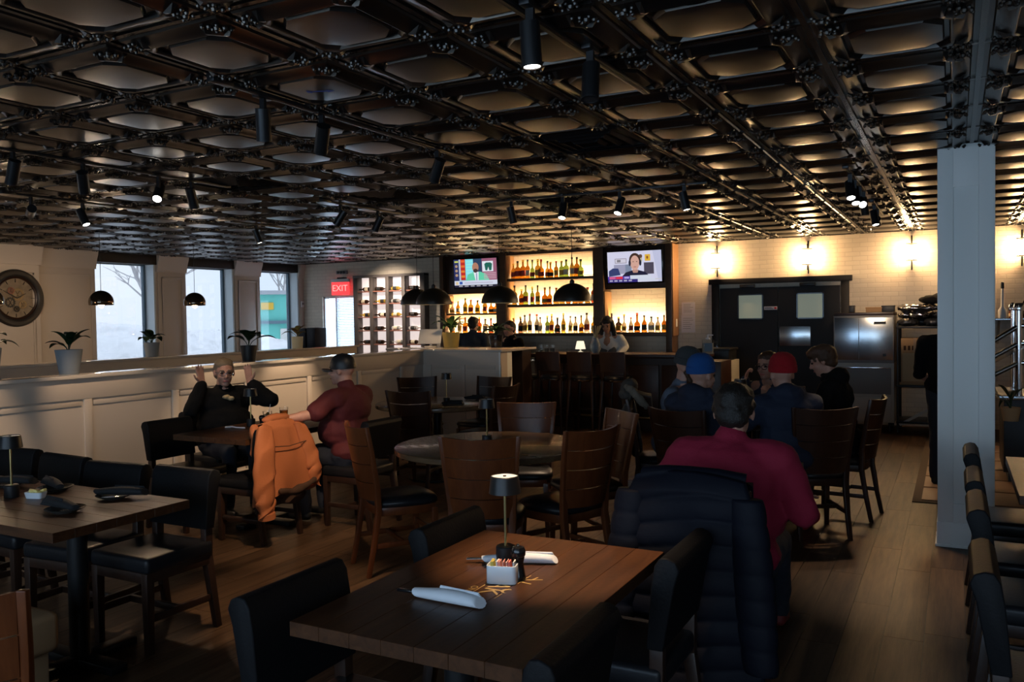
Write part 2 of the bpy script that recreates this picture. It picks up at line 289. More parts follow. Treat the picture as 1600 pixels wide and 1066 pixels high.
# ================================================================ THE SETTING
# ---- floor: laminate planks running towards the doors
fl = MB().span(XW - .2, XR + .2, YR - .2, YB + .2, -.2, -.006).build('floor', 'black', smooth=False, kind='structure', label='wood plank floor of the dining room')
PW, PL = .182, 1.22
vis, rest = [], MB()
pm = MB().box((0, 0, -.003), (PW - .0025, PL - .0025, .006)).mesh('plank', smooth=False)
ix = 0; x = XW + PW / 2
def inview(p, m=.04):
    q = camo.matrix_world.inverted() @ Vector(p)
    if q.z > -.5: return None
    u, v = -q.x / q.z * 1304 / 1600, -q.y / q.z * 1304 / 1066
    return -q.z if abs(u) < .5 + m and abs(v) < .5 + m else None
CELLS = []
while x < XR:
    y = YR - random.random() * PL
    while y < YB + PL:
        CELLS.append((x, y)); y += PL
    x += PW
CELLS.sort(key=lambda c: inview((c[0], c[1], 0), .12) or 99)
for i, (x, y) in enumerate(CELLS):
    if y + PL / 2 > YB or y - PL / 2 < YR:
        y0, y1 = max(y - PL / 2, YR), min(y + PL / 2, YB)
        if y1 - y0 > .02: rest.span(x - PW / 2 + .001, x + PW / 2 - .001, y0, y1, -.006, 0)
    elif len(vis) < 300 and inview((x, y, 0), .12):
        o = obj('plank', pm, 'plank', fl); o.location = (x, y, 0); vis.append(o)
    else: rest.box((x, y, -.003), (PW - .0025, PL - .0025, .006))
rest.build('planking', 'plank', fl, smooth=False, kind='stuff')
# dark walk-off mat strip by the service area, with framed sections
mt = thing('floor_mat', (.3, 9.5, .001), label='brown rubber runner mat on floor behind the white column', cat='mat')
MB().span(-.62, .62, -1.75, 1.9, 0, .008).build('backing', 'mat_floor', mt, bevel=.003)
for k in range(6): MB().span(-.55, .55, -1.66 + k * .58, -1.13 + k * .58, .008, .013).build('section', 'tile_floor', mt, bevel=.003)

# ---- ceiling: dropped grid of pressed black tiles
T = .61; GX, GY = -2.9514, 2.1824
ce = MB().span(XW - .2, XR + .2, YR - .2, YB + .2, H + .10, H + .2).build('ceiling', 'black', smooth=False, kind='structure', label='black pressed tin coffered ceiling')
def oct_ring(h, c, z):
    p = []
    for sx, sy in ((1, 1), (-1, 1), (-1, -1), (1, -1)):
        a, b = (sx * h, sy * (h - c)), (sx * (h - c), sy * h)
        p += [a, b] if sx * sy > 0 else [b, a]
    return [(x, y, z) for x, y in p]
def tile_mesh():
    m = MB()
    prof = [(.300, .001, .007), (.272, .002, .007), (.266, .004, -.002), (.250, .006, -.004), (.222, .014, -.018), (.204, .020, -.023), (.198, .030, -.026), (.192, .040, -.024), (.187, .050, -.008), (.170, .062, -.008), (.164, .066, -.024), (.158, .067, -.0248), (.11, .046, -.0268), (.06, .025, -.0280), (.02, .008, -.0284)]
    m.ring([oct_ring(*p) for p in prof], capa=False)
    rnd = random.Random(3)
    for sx in (-1, 1):
        for sy in (-1, 1):
            for dx, dy, r in ((.234, .234, .013), (.258, .218, .010), (.218, .258, .010), (.208, .208, .010), (.264, .190, .008), (.190, .264, .008), (.252, .252, .008), (.228, .206, .008), (.206, .228, .008)):
                m.ell((sx * dx, sy * dy, -.018 - r * .4), (r, r, r * 1.1), n=7, m=4)
            # fluted tabs on the slope beside each rosette
            m.add([(sx * .160, sy * .255, -.002), (sx * .182, sy * .255, -.002), (sx * .176, sy * .205, -.030), (sx * .160, sy * .205, -.030), (sx * .171, sy * .232, -.034)], [(0, 1, 4), (1, 2, 4), (2, 3, 4), (3, 0, 4)])
            m.add([(sx * .255, sy * .160, -.002), (sx * .255, sy * .182, -.002), (sx * .205, sy * .176, -.030), (sx * .205, sy * .160, -.030), (sx * .232, sy * .171, -.034)], [(0, 4, 1), (1, 4, 2), (2, 4, 3), (3, 4, 0)])
    return m
tmb = tile_mesh(); tme = tmb.mesh('tile', smooth=True, ang=28)
VENTS = {}
for vx, vy in ((-4.51, 6.1), (-5.1, 5.0), (-3.5, 7.4), (-1.9, 5.1)):
    VENTS[(round((vx - GX) / T - .5), round((vy - GY) / T - .5))] = 1
tiles = []
i0, i1 = math.ceil((XW - GX) / T - .02), math.floor((XR - GX) / T + .02); j0, j1 = math.ceil((YR - GY) / T - .02), math.floor((YB - GY) / T + .02)
for i in range(i0, i1):
    for j in range(j0, j1):
        if (i, j) in VENTS: continue
        tiles.append((GX + (i + .5) * T, GY + (j + .5) * T))
tiles.sort(key=lambda c: inview((c[0], c[1], H), .06) or 99)
restt = MB()
for k, (x, y) in enumerate(tiles):
    if k < 300:
        o = obj('tile', tme, 'ceil', ce); o.location = (x, y, H); o.rotation_euler = (random.gauss(0, .004), random.gauss(0, .004), 0)
    else: restt.add([(v[0] + x, v[1] + y, v[2] + H) for v in tmb.v], tmb.f)
o = restt.build('tiling', 'ceil', ce, ang=28, kind='stuff')
g = MB()
for i in range(i0, i1 + 1): g.span(GX + i * T - .012, GX + i * T + .012, YR, YB, H - .002, H + .03)
for j in range(j0, j1 + 1): g.span(XW, XR, GY + j * T - .012, GY + j * T + .012, H - .001, H + .028)
g.span(XW, XR, YB - .05, YB, H - .002, H + .02).span(XW, XW + .05, YR, YB, H - .002, H + .02).span(XW, XR, YR, YR + .05, H - .002, H + .02).span(XR - .05, XR, YR, YB, H - .002, H + .02)
g.span(XW, GX + i0 * T, YR, YB, H + .01, H + .03).span(GX + i1 * T, XR, YR, YB, H + .01, H + .03).span(XW, XR, YR, GY + j0 * T, H + .01, H + .03).span(XW, XR, GY + j1 * T, YB, H + .01, H + .03)
g.build('grid', 'ceil_bar', ce, smooth=False)
for n, (i, j) in enumerate(VENTS):
    v = thing('ceiling_vent', (GX + (i + .5) * T, GY + (j + .5) * T, H), label=['black square ceiling air vent between the dining tables and bar', 'black square ceiling air vent nearest the half wall', 'black square ceiling air vent closest to the bar pendants', 'black square ceiling air vent over the magenta shirt table'][n], cat='vent', group='ceiling air vents')
    MB().span(-.298, .298, -.298, .298, .012, .02).build('backing', 'black', v)
    for k, h in enumerate((.29, .22, .15, .08)):
        m = MB(); w = .028
        for sx in (-1, 1):
            m.beam((sx * h, -h, -.004 - .006 * k), (sx * h, h, -.004 - .006 * k), w, .004, hint=(sx, 0, .8)).beam((-h, sx * h, -.004 - .006 * k), (h, sx * h, -.004 - .006 * k), w, .004, hint=(0, sx, .8))
        m.build('louvre', 'blackmetal', v, smooth=False)
sp = thing('ceiling_speaker', (-.8, 3.05, H), label='round black ceiling speaker near top of the picture', cat='speaker')
MB().lathe([(.13, .0), (.125, -.018), (.105, -.026), (.10, -.02), (.09, -.012), (.03, -.018), (.0, -.02)], n=28).build('grille', 'blackgloss', sp)

# ---- window wall (left)
wl = MB()
ys = [YR - .2] + [v for w in sorted(WINY) for v in w] + [YB]
for k in range(0, len(ys), 2): wl.span(XW - .3, XW, ys[k], ys[k + 1], 0, H + .1)
for a, b in WINY: wl.span(XW - .3, XW, a, b, 0, .80).span(XW - .3, XW, a, b, 2.60, H + .1)
wlo = wl.build('wall_left', 'paint', smooth=False, kind='structure', label='cream panelled window wall')
PILL = [(7.28, 8.28), (9.42, 9.98), (11.09, 11.70), (12.76, 12.90)]
for n, (a, b) in enumerate(PILL):
    m = MB(); m.span(XW, XW + .02, a, b, 0, 2.44).build('wall_panel', 'paint', wlo, bevel=.003)
    if b - a > .3:
        f = MB(); i = .07 if b - a < .8 else .05
        for z0, z1 in ((1.02, 2.36), (.18, .95)):
            f.span(XW + .018, XW + .034, a + i, b - i, z0, z0 + .025).span(XW + .018, XW + .034, a + i, b - i, z1 - .025, z1).span(XW + .018, XW + .034, a + i, a + i + .025, z0, z1).span(XW + .018, XW + .034, b - i - .025, b - i, z0, z1)
        f.build('panel_moulding', 'paint_dark', wlo, bevel=.004)
    c = MB(); pr_ = [(0, 2.44), (.035, 2.44), (.035, 2.47), (.045, 2.50), (.06, 2.58), (.09, 2.66), (.10, H - .005), (0, H - .005)]
    c.ring([[(XW + x, yy, z) for x, z in pr_] for yy in (a - .02, b + .02 if b < 12.8 else b)]).build('crown_moulding', 'paint', wlo, ang=50)
m = MB(); m.span(XW, XW + .22, 4.9, 7.28, 0, H).build('wall_panel', 'paint', wlo)
c = MB(); c.ring([[(XW + .22 + x, yy, z) for x, z in pr_] for yy in (4.9, 7.30)]).build('crown_moulding', 'paint', wlo, ang=50)
f = MB()
for z in (2.30, 1.0): f.span(XW + .22, XW + .236, 5.2, 7.2, z, z + .03)
for y in (5.2, 6.15, 7.17): f.span(XW + .22, XW + .236, y, y + .03, 1.0, 2.33)
f.build('panel_moulding', 'paint_dark', wlo, bevel=.004)
for n, (a, b) in enumerate(WINY):
    w = thing('window_%d' % (n + 1), (XW, (a + b) / 2, 0), kind='structure', label=('tall window in cream wall, %s from the clock' % ORD[n]) if n < 3 else 'tall window in cream wall left of the clock, outside the picture, %s' % ORD[n - 3])
    hw = (b - a) / 2; fx = -.22
    f = MB()
    for s in (-1, 1): f.span(fx - .03, fx + .03, s * (hw - .05), s * hw, .80, 2.60)
    f.span(fx - .03, fx + .03, -hw, hw, .80, .86).span(fx - .03, fx + .03, -hw, hw, 2.54, 2.60); f.build('window_frame', 'frame_blue', w, bevel=.004)
    MB().span(fx - .004, fx + .002, -hw + .05, hw - .05, .86, 2.54).build('pane', 'pane_tint', w, smooth=False)
    f = MB()
    for s in (-1, 1): f.span(-.2, .01, s * (hw + .02), s * (hw - .012), .80, 2.60)
    f.build('reveal', 'reveal', w); MB().span(-.2, .05, -hw, hw, .78, .81).build('window_sill', 'reveal', w, bevel=.004)
    MB().span(-.12, .03, -hw - .01, hw + .05, 2.555, H - .01).build('valance', 'valance', w, bevel=.004)

# ---- back wall
BW = (-11.10, -10.22, .35, 2.07)
wb = MB().span(XW - .2, BW[0], YB, YB + .2, 0, H + .1).span(BW[1], XR + .2, YB, YB + .2, 0, H + .1).span(BW[0], BW[1], YB, YB + .2, 0, BW[2]).span(BW[0], BW[1], YB, YB + .2, BW[3], H + .1)
wbo = wb.build('wall_back', 'brick', smooth=False, kind='structure', label='off-white painted brick back wall')
w = thing('window_8', ((BW[0] + BW[1]) / 2, YB, 0), kind='structure', label='bright narrow window with white blinds below the exit sign')
hw = (BW[1] - BW[0]) / 2; f = MB()
for s in (-1, 1): f.span(s * (hw - .03), s * hw, .04, .1, BW[2], BW[3])
f.span(-hw, hw, .04, .1, BW[2], BW[2] + .04).span(-hw, hw, .04, .1, BW[3] - .04, BW[3]).span(-.12 - .02, -.12 + .02, .03, .09, BW[2], BW[3]); f.build('window_frame', 'white', w, bevel=.003)
MB().span(-hw + .03, hw - .03, .07, .075, BW[2], BW[3]).build('pane', 'pane', w, smooth=False)
bs = MB().box((0, 0, 0), (.52, .036, .0025), M=Matrix.Rotation(.6, 3, 'X')).mesh('blind_slat', smooth=False)
for k in range(50): o = obj('blind_slat', bs, 'blind', w); o.location = (.16, .02, BW[2] + .04 + k * .033)
t_ = MB()
for xx in (-.03, .33): t_.cyl((xx, .02, BW[2]), (xx, .02, BW[3]), .003, n=6)
t_.build('blind_cord', 'white', w)
# ---- right and rear walls
MB().span(XR, XR + .2, YR - .2, YB + .2, 0, H + .1).build('wall_right', 'paint', smooth=False, kind='structure', label='plain cream side wall beyond the column')
wr = MB(); xs = [XW] + [v for w_ in REARW for v in w_] + [XR]
for k in range(0, len(xs), 2): wr.span(xs[k], xs[k + 1], YR - .2, YR, 0, H + .1)
for a, b in REARW: wr.span(a, b, YR - .2, YR, 0, .70).span(a, b, YR - .2, YR, 2.60, H + .1)
wr.build('wall_rear', 'paint', smooth=False, kind='structure', label='front wall with large windows behind the viewer')
for n, (a, b) in enumerate(REARW):
    w = thing('window_%d' % (n + 9), ((a + b) / 2, YR, 0), kind='structure', label='large front window behind the viewer, %s along the wall' % ORD[n]); hw = (b - a) / 2; f = MB()
    for s in (-1, 0, 1): f.span(s * hw - .03, s * hw + .03, -.12, -.06, .70, 2.60)
    f.span(-hw, hw, -.12, -.06, .70, .76).span(-hw, hw, -.12, -.06, 2.54, 2.60); f.build('window_frame', 'frame_blue', w, bevel=.004); MB().span(-hw, hw, -.092, -.088, .76, 2.54).build('pane', 'pane', w, smooth=False)

# ---- column
co = thing('column', (.065, 6.54, 0), kind='structure', label='pale grey boxed wooden column with recessed panels')
MB().span(-.155, .155, -.155, .155, 0, H).build('shaft', 'column', co, bevel=.002)
for s, ax in ((-1, 0), (-1, 1), (1, 0), (1, 1)):
    m = MB()
    for e in (-1, 1):
        if ax: m.span(e * .165, e * .075, s * .155, s * .170, .17, H)
        else: m.span(s * .155, s * .170, e * .1645, e * .075, .17, H)
    if ax: m.span(-.075, .075, s * .155, s * .1695, 2.44, H).span(-.075, .075, s * .155, s * .1695, .17, .30)
    else: m.span(s * .155, s * .1695, -.075, .075, 2.44, H).span(s * .155, s * .1695, -.075, .075, .17, .30)
    m.build('stile_board', 'column', co, bevel=.002)
MB().span(-.175, .175, -.175, .175, 0, .17).build('base_board', 'column', co, bevel=.004)
MB().span(-.185, .185, -.185, .185, 0, .02).build('shoe_moulding', 'column', co, bevel=.006)

# ---- half walls
CT = 1.20
def half_wall(name, label, pts, thick, stiles, capw=.24, face=1):
    """pts: straight run x0,y0,x1,y1 with its panelled face on the given side"""
    x0, y0, x1, y1 = pts; L = math.hypot(x1 - x0, y1 - y0); a = math.atan2(y1 - y0, x1 - x0)
    o = thing(name, (x0, y0, 0), a, kind='structure', label=label)
    MB().span(0, L, 0, -face * thick, 0, CT - .03).build('panel_core', 'paint', o)
    MB().span(-.0, L + .03, face * .05, -face * (capw - .05), CT - .03, CT).build('cap', 'cap', o, bevel=.004)
    MB().span(0, L, 0, face * .018, CT - .20, CT - .03).build('top_rail', 'paint', o, bevel=.003)
    MB().span(0, L, 0, face * .018, 0, .14).build('base_rail', 'paint', o, bevel=.003)
    for s in stiles: MB().span(s - .035, s + .035, 0, face * .018, .14, CT - .20).build('stile', 'paint', o, bevel=.003)
    st = sorted(stiles)
    for a_, b_ in zip(st, st[1:]): MB().span(a_ + .05, b_ - .05, 0, face * .010, CT - .255, CT - .215).build('panel_bead', 'paint_dark', o, bevel=.003)
    return o
hw1 = half_wall('wall_partition', 'cream panelled half wall with polished cap behind the tables', (-6.27, -1.6, -6.27, 9.27), .16, [y + 1.6 for y in (.9, 1.77, 2.64, 3.51, 4.38, 5.25, 6.12, 7.03, 7.9, 8.77)], face=-1)
hw2 = half_wall('wall_partition', 'short cream panelled half wall end beside the bar stools', (-6.27, 9.27, -5.08, 9.27), .16, [.1, .62, 1.15], capw=.3, face=-1)
MB().span(-.80, 1.22, .25, .95, CT - .03, CT - .001).build('counter', 'cap', hw2, bevel=.004)
MB().span(.02, 1.17, .62, .88, 0, CT - .03).build('counter_base', 'espresso', hw2)
MB().span(1.165, 1.185, -.02, .30, 0, CT - .03).build('end_board', 'column', hw2, bevel=.003)
hw3 = half_wall('wall_partition', 'farther cream half wall ledge in front of the windows', (-8.45, -1.6, -8.45, 10.6), .16, [k * .9 + .3 for k in range(13)], face=-1)

# ---- kitchen doors on the back wall
D = thing('door_1', (-2.33, YB, 0), kind='structure', label='black double swing kitchen doors in black frame')
m = MB()
for s in (-1, 1): m.span(s * .99, s * .88, -.06, 0, 0, 2.08)
m.span(-1.03, 1.03, -.075, 0, 2.06, 2.14); m.build('door_frame', 'doorblack', D, bevel=.004)
for s in (-1, 1):
    lf = thing('door_leaf'); lf.parent = D
    cx = s * .435; wx = -.405 if s < 0 else .455
    m = MB().span(cx - .43, wx - .19, -.045, -.005, .01, 2.0).span(wx + .19, cx + .43, -.045, -.005, .01, 2.0).span(wx - .19, wx + .19, -.045, -.005, .01, 1.52).span(wx - .19, wx + .19, -.045, -.005, 1.90, 2.0)
    m.build('door_panel', 'doorblack', lf)
    MB().span(wx - .19, wx + .19, -.02, -.012, 1.52, 1.90).build('glass', 'doorglass', lf, smooth=False)
    m = MB()
    for e in (-1, 1): m.span(wx + e * .19, wx + e * .172, -.05, -.04, 1.52, 1.90)
    m.span(wx - .19, wx + .19, -.05, -.04, 1.52, 1.536).span(wx - .19, wx + .19, -.05, -.04, 1.884, 1.90); m.build('glass_bead', 'blackgloss', lf)
    MB().span(cx - .12, cx + .1, -.09, -.045, 2.0, 2.05).build('door_closer', 'blackmetal', lf, bevel=.006)
MB().span(.02, .46, -.052, -.046, 1.12, 1.41).build('push_plate', 'steel', D, bevel=.002)
pl_ = MB().span(-.20, -.01, -.052, -.046, 1.66, 1.71).build('door_sign', 'paper', D)
MB().lathe([(.0, 0), (.018, 0), (.018, .003), (0, .003)], n=14, M=Matrix.Rotation(PI / 2, 3, 'X'), c=(-.035, -.052, 1.685)).build('red_dot', 'red', pl_)
MB().span(-.19, -.07, -.0535, -.052, 1.675, 1.682).span(-.19, -.09, -.0535, -.052, 1.69, 1.697).build('print_line', 'black', pl_)
# skirting
MB().span(BW[1] + .2, -3.36, YB - .015, YB, 0, .12).build('baseboard_back', 'paint_dark', bevel=.003, kind='structure', label='low skirting board along the back wall')

# ---- outside: snow, bare trees, a teal shop sign
MB().span(-60, XW - .35, -20, 60, -.5, -.42).build('snow_ground', 'snow', smooth=False, kind='structure', label='snow covered ground outside the windows')
m = MB()
for cx_, cy_, r_, h_ in ((-19, 13.6, 4.2, 2.2), (-22, 19.5, 4.5, 1.9), (-20, 16.5, 3.5, 1.6)): m.ell((cx_, cy_, -.6), (r_, r_, h_), n=28, m=14)
blob(m, 'snow_bank', 'snow', vox=.18, sm=3, fold=.3, dec=.6, label='high white snow bank outside the windows', cat='snow bank')
def bare_tree(name, loc, h, label, seed):
    r = random.Random(seed); m = MB()
    def br(p, d, L, rad, n):
        q = p + d * L; m.tube([p, (p + q) / 2 + Vector((r.gauss(0, .04), r.gauss(0, .04), 0)) * L, q], rad, 5, rad * .6)
        if n:
            for _ in range(4 if n > 2 else 3): br(p + d * L * r.uniform(.5, 1.), (d + Vector((r.gauss(0, .45), r.gauss(0, .45), r.uniform(0, .25)))).normalized(), L * r.uniform(.5, .75), rad * .55, n - 1)
    br(Vector((0, 0, -.4)), Vector((0, 0, 1)), h * .36, h * .016, 4)
    t = m.build(name, 'bark', label=label, cat='tree', group='bare trees outside'); t.location = loc
bare_tree('bare_tree', (-30, 24, 0), 9, 'bare pale winter tree seen through the first window', 4)
bare_tree('bare_tree', (-34, 36, 0), 8, 'bare pale winter tree seen through the middle window', 5)
bare_tree('bare_tree', (-40, 22, 0), 9, 'farther bare winter tree behind the snow bank', 9)
sh = thing('shop_building', (-29.2, 32.1, 0), .85, label='teal shop front seen through the window nearest the corner', cat='building')
MB().span(-2.0, .5, 0, 3, -.5, 2.9).build('wall', 'teal', sh); MB().span(-2.1, .6, -.3, 3, 2.9, 3.1).build('roof', 'asphalt', sh)
MB().span(-1.8, -1.2, -.1, .0, 2.15, 2.5).build('sign_board', 'yellow', sh); MB().span(-.9, .3, -.08, 0, .2, 1.2).build('shop_window', 'sidingwhite', sh); MB().span(-2.0, .5, -.25, 0, 1.45, 1.6).build('awning', 'frame_blue', sh)

# ================================================================ FURNITURE
# every chair faces its own +x
def parson_chair(top=.84, leath='leather', leg='espresso'):
    t = thing('dining_chair', cat='chair')
    MB().span(-.20, .21, -.215, .215, .395, .475).build('seat', 'leather_seat', t, bevel=.022, seg=3)
    b = MB(); z0 = .535
    prof = [(-.205, z0), (-.150, z0), (-.168, top - .10), (-.180, top - .03), (-.197, top - .004), (-.222, top), (-.250, top - .012), (-.262, top - .04), (-.245, top - .09)]
    b.ring([[(x, y, z) for x, z in prof] for y in (-.215, -.21, .21, .215)]).build('backrest', leath, t, bevel=.008, ang=50)
    for s in (-1, 1):
        MB().beam((.185, s * .185, .40), (.185, s * .185, 0), .045, .045, .034, .034).build('leg', leg, t, bevel=.003)
        m = MB(); m.beam((-.18, s * .185, .56), (-.178, s * .185, .38), .04, .046).beam((-.178, s * .185, .39), (-.235, s * .188, 0), .042, .046, .034, .034); m.build('leg', leg, t, bevel=.003)
        MB().beam((.175, s * .185, .17), (-.195, s * .187, .17), .022, .034, hint=(0, 1, 0)).build('stretcher', leg, t, bevel=.003)
        MB().beam((.18, s * .195, .375), (-.18, s * .195, .375), .022, .05).build('apron', leg, t, bevel=.003)
    MB().beam((.0, -.18, .17), (.0, .18, .17), .034, .022, hint=(0, 0, 1)).build('stretcher', leg, t, bevel=.003)
    MB().beam((.195, -.18, .375), (.195, .18, .375), .05, .022, hint=(0, 0, 1)).build('apron', leg, t, bevel=.003)
    return t
def curved_slab(z0, z1, w0, w1, xoff, thick=.018, n=10):
    """bent board between two heights, bowed away from the sitter"""
    def line(z, w, d):
        fr = (z - .45) / .48; out = []
        for i in range(n + 1):
            u = i / n * 2 - 1; out.append((xoff - .085 * fr - .052 * (1 - u * u) + d, u * w / 2, z + .012 * fr * u * u))
        return out
    rs = []
    for z, w in ((z0, w0), ((z0 + z1) / 2, (w0 + w1) / 2), (z1, w1)):
        rs.append(line(z, w, 0) + list(reversed(line(z, w, -thick))))
    return MB().ring(rs)
def bent_chair(wood='cherry', top=.935):
    t = thing('dining_chair', cat='chair')
    prof = [(.20, -.16), (.22, -.05), (.215, .1), (.19, .19), (.10, .215), (-.19, .185), (-.215, .1), (-.22, 0)]
    pts = [(.20, -.19), (.222, -.12), (.228, 0), (.222, .12), (.20, .19), (.12, .222), (0, .218), (-.19, .18), (-.205, 0), (-.19, -.18), (0, -.218), (.12, -.222)]
    m = MB(); m.ring([[(x * k, y * k, z) for x, y in pts] for k, z in ((.95, .425), (1.0, .438), (1.0, .456), (.94, .474), (.6, .484))]); m.build('seat', 'leather_seat', t, ang=70)
    m = MB(); m.ring([[(x * .96, y * .96, z) for x, y in pts] for z in (.375, .427)]); m.build('seat_frame', wood, t, bevel=.003)
    n = 4; zz = [.47 + (top - .47) * k / n for k in range(n + 1)]; W_ = lambda z: .345 + .075 * (z - .47) / .46
    for k in range(n): curved_slab(zz[k] + .0025, zz[k + 1] - .0025, W_(zz[k]), W_(zz[k + 1]), -.178).build('back_slat', wood, t, ang=40)
    for s in (-1, 1):
        path = [((-.262), s * .176, 0), (-.225, s * .172, .18), (-.190, s * .172, .40), (-.196, s * .180, .55), (-.235, s * .205, .78), (-.270, s * .222, top + .012)]
        m = MB(); rs = []
        for i, p in enumerate(path):
            w = (.030, .034, .042, .036, .030, .026)[i]; d = (.030, .032, .036, .034, .028, .024)[i]
            rs.append([(p[0] - d / 2, p[1] - w / 2, p[2]), (p[0] + d / 2, p[1] - w / 2, p[2]), (p[0] + d / 2, p[1] + w / 2, p[2]), (p[0] - d / 2, p[1] + w / 2, p[2])])
        m.ring(rs).build('leg', wood, t, bevel=.004)
        MB().beam((.180, s * .175, .40), (.195, s * .182, 0), .042, .042, .028, .028).build('leg', wood, t, bevel=.004)
        MB().beam((.185, s * .178, .19), (-.215, s * .172, .19), .020, .032).build('stretcher', wood, t, bevel=.003)
    MB().beam((.187, -.17, .24), (.187, .17, .24), .032, .02, hint=(0, 0, 1)).build('stretcher', wood, t, bevel=.003)
    MB().beam((-.02, -.17, .19), (-.02, .17, .19), .03, .02, hint=(0, 0, 1)).build('stretcher', wood, t, bevel=.003)
    return t
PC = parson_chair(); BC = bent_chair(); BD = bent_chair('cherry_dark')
# chairs of the front table
E1 = 'upholstered chairs at the front table'
place(PC, (-1.56, 1.90, 0), 0, 'black upholstered chair at the near left corner of the front table', E1)
place(PC, (-1.53, 2.74, 0), 0, 'black upholstered chair with only its rolled top showing past the front table', E1)
place(PC, (-1.05, 1.88, 0), PI, 'black upholstered chair at the bottom edge, near right of the front table', E1)
place(PC, (-1.03, 2.76, 0), PI, 'black upholstered chair between the front table and the navy puffer jacket', E1)
# long left table
E2 = 'upholstered chairs along the long set table'
place(PC, (-3.64, 2.89, 0), -PI / 2, 'black upholstered chair fully visible at the right end of the long set table', E2)
for k, x in enumerate((-4.11, -4.67, -5.22)):
    place(PC, (x, 2.84 + .05 * k, 0), -PI / 2 + (.08, -.06, .05)[k], 'black upholstered chair %s' % ['second from the right behind the long set table', 'third from the right behind the long set table', 'farthest left behind the long set table'][k], E2)
# couple's table
E3 = 'upholstered chairs at the couple\'s table'
place(PC, (-5.37, 4.60, 0), 0, 'empty black upholstered chair left of the woman in black', E3)
place(PC, (-5.66, 5.20, 0), 0, 'black upholstered chair the woman in black sits on', E3)
JC = place(PC, (-4.60, 4.58, 0), PI, 'black upholstered chair under the orange jacket', E3)
place(PC, (-4.16, 5.24, 0), PI, 'black upholstered chair the man in maroon sits on', E3)
# right hand row
E4 = 'upholstered chairs in the row on the right'
for k, y in enumerate((5.34, 4.52, 3.90, 3.02)):
    place(PC, (.30, y, 0), 0, 'black upholstered chair in the right hand row, %s' % ['farthest, beside the column', 'second from the column', 'third from the column', 'nearest the viewer'][k], E4)
def look(x, y, tx, ty): return math.atan2(ty - y, tx - x)
# round table in the middle
E5 = 'bent wood chairs around the middle round table'
for k, (x, y, a, lb) in enumerate(((-2.46, 4.28, 112, 'cherry bent wood chair with its back to us left of the brass lamp'), (-2.16, 4.71, 158, 'cherry bent wood chair with black seat right of the brass table lamp'),
        (-3.22, 4.44, 55, 'dark cherry chair seen edge on beside the man in maroon'), (-2.86, 5.55, -68, 'cherry bent wood chair facing us behind the middle round table'),
        (-2.24, 5.30, -132, 'cherry bent wood chair at the right rim of the middle round table'))):
    place(BC, (x, y, 0), math.radians(a), lb, E5)
# rear round table
E6 = 'dark bent wood chairs around the rear round table'
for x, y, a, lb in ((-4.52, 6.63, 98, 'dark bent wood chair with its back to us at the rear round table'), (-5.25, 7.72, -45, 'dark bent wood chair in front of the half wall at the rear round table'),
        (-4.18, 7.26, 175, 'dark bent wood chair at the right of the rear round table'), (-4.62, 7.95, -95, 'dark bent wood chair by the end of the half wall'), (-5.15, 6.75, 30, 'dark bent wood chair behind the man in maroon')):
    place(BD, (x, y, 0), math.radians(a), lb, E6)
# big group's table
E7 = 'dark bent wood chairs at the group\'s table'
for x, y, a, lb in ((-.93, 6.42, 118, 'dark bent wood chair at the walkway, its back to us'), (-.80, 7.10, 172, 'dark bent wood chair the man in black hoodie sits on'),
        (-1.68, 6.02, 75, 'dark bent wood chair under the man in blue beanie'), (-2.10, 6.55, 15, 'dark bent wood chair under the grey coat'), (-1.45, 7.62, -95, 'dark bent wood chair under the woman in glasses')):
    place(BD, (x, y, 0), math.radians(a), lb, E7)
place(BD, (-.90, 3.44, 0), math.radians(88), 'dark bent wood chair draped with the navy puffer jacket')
place(BC, (-2.40, 1.38, 0), math.radians(120), 'cherry bent wood chair cut off at the bottom left corner')
# booths past the half walls: dark tall chair backs against the windows
TC = parson_chair(1.14)
for k, (x, y) in enumerate(((-9.75, 7.55), (-10.1, 8.75), (-9.9, 9.35), (-8.9, 9.95))):
    place(TC, (x, y, 0), PI if k < 3 else -PI / 2, 'tall black chair back before the windows, %s from the clock' % ORD[k], 'tall chairs by the windows')
bn = thing('banquette', (-3.48, 1.78, 0), 0, label='tan upholstered bench end at the bottom left', cat='bench')
MB().span(-.45, .20, -.22, .22, .30, .46).build('seat', 'tan_vinyl', bn, bevel=.03, seg=3); MB().span(-.45, .15, -.20, .20, .04, .30).build('base', 'tan_vinyl', bn, bevel=.012); MB().span(-.42, .12, -.17, .17, 0, .04).build('plinth', 'black', bn)
bn.location = (-3.38, 1.86, 0)

# ---- tables
def rect_table(name, x0, x1, y0, y1, label, group=None, boards=7, feet=None):
    cx, cy = (x0 + x1) / 2, (y0 + y1) / 2; t = thing(name, (cx, cy, 0), label=label, cat='table', group=group)
    w, d = x1 - x0, y1 - y0
    if d >= w:
        for k in range(boards): MB().span(-w / 2 + k * w / boards + .0004, -w / 2 + (k + 1) * w / boards - .0004, -d / 2, d / 2, .718, .76).build('board', 'table', t, bevel=.0012, seg=1)
    else:
        for k in range(boards): MB().span(-d / 2 + k * d / boards + .0004, -d / 2 + (k + 1) * d / boards - .0004, -w / 2, w / 2, .718, .76).build('board', 'table', t, bevel=.0012, seg=1).rotation_euler = (0, 0, PI / 2)
    for px, py in (feet or ((0, 0),)):
        p = MB(); p.cyl((px, py, .04), (px, py, .70), .045, n=20).lathe([(.0, .69), (.19, .69), (.19, .718), (0, .718)], c=(px, py, 0), n=20); p.build('pedestal', 'blackmetal', t)
        p = MB()
        for a in (0, PI / 2): p.box((px, py, .02), (.56, .09, .04), a)
        p.build('foot', 'blackmetal', t, bevel=.008)
    return t
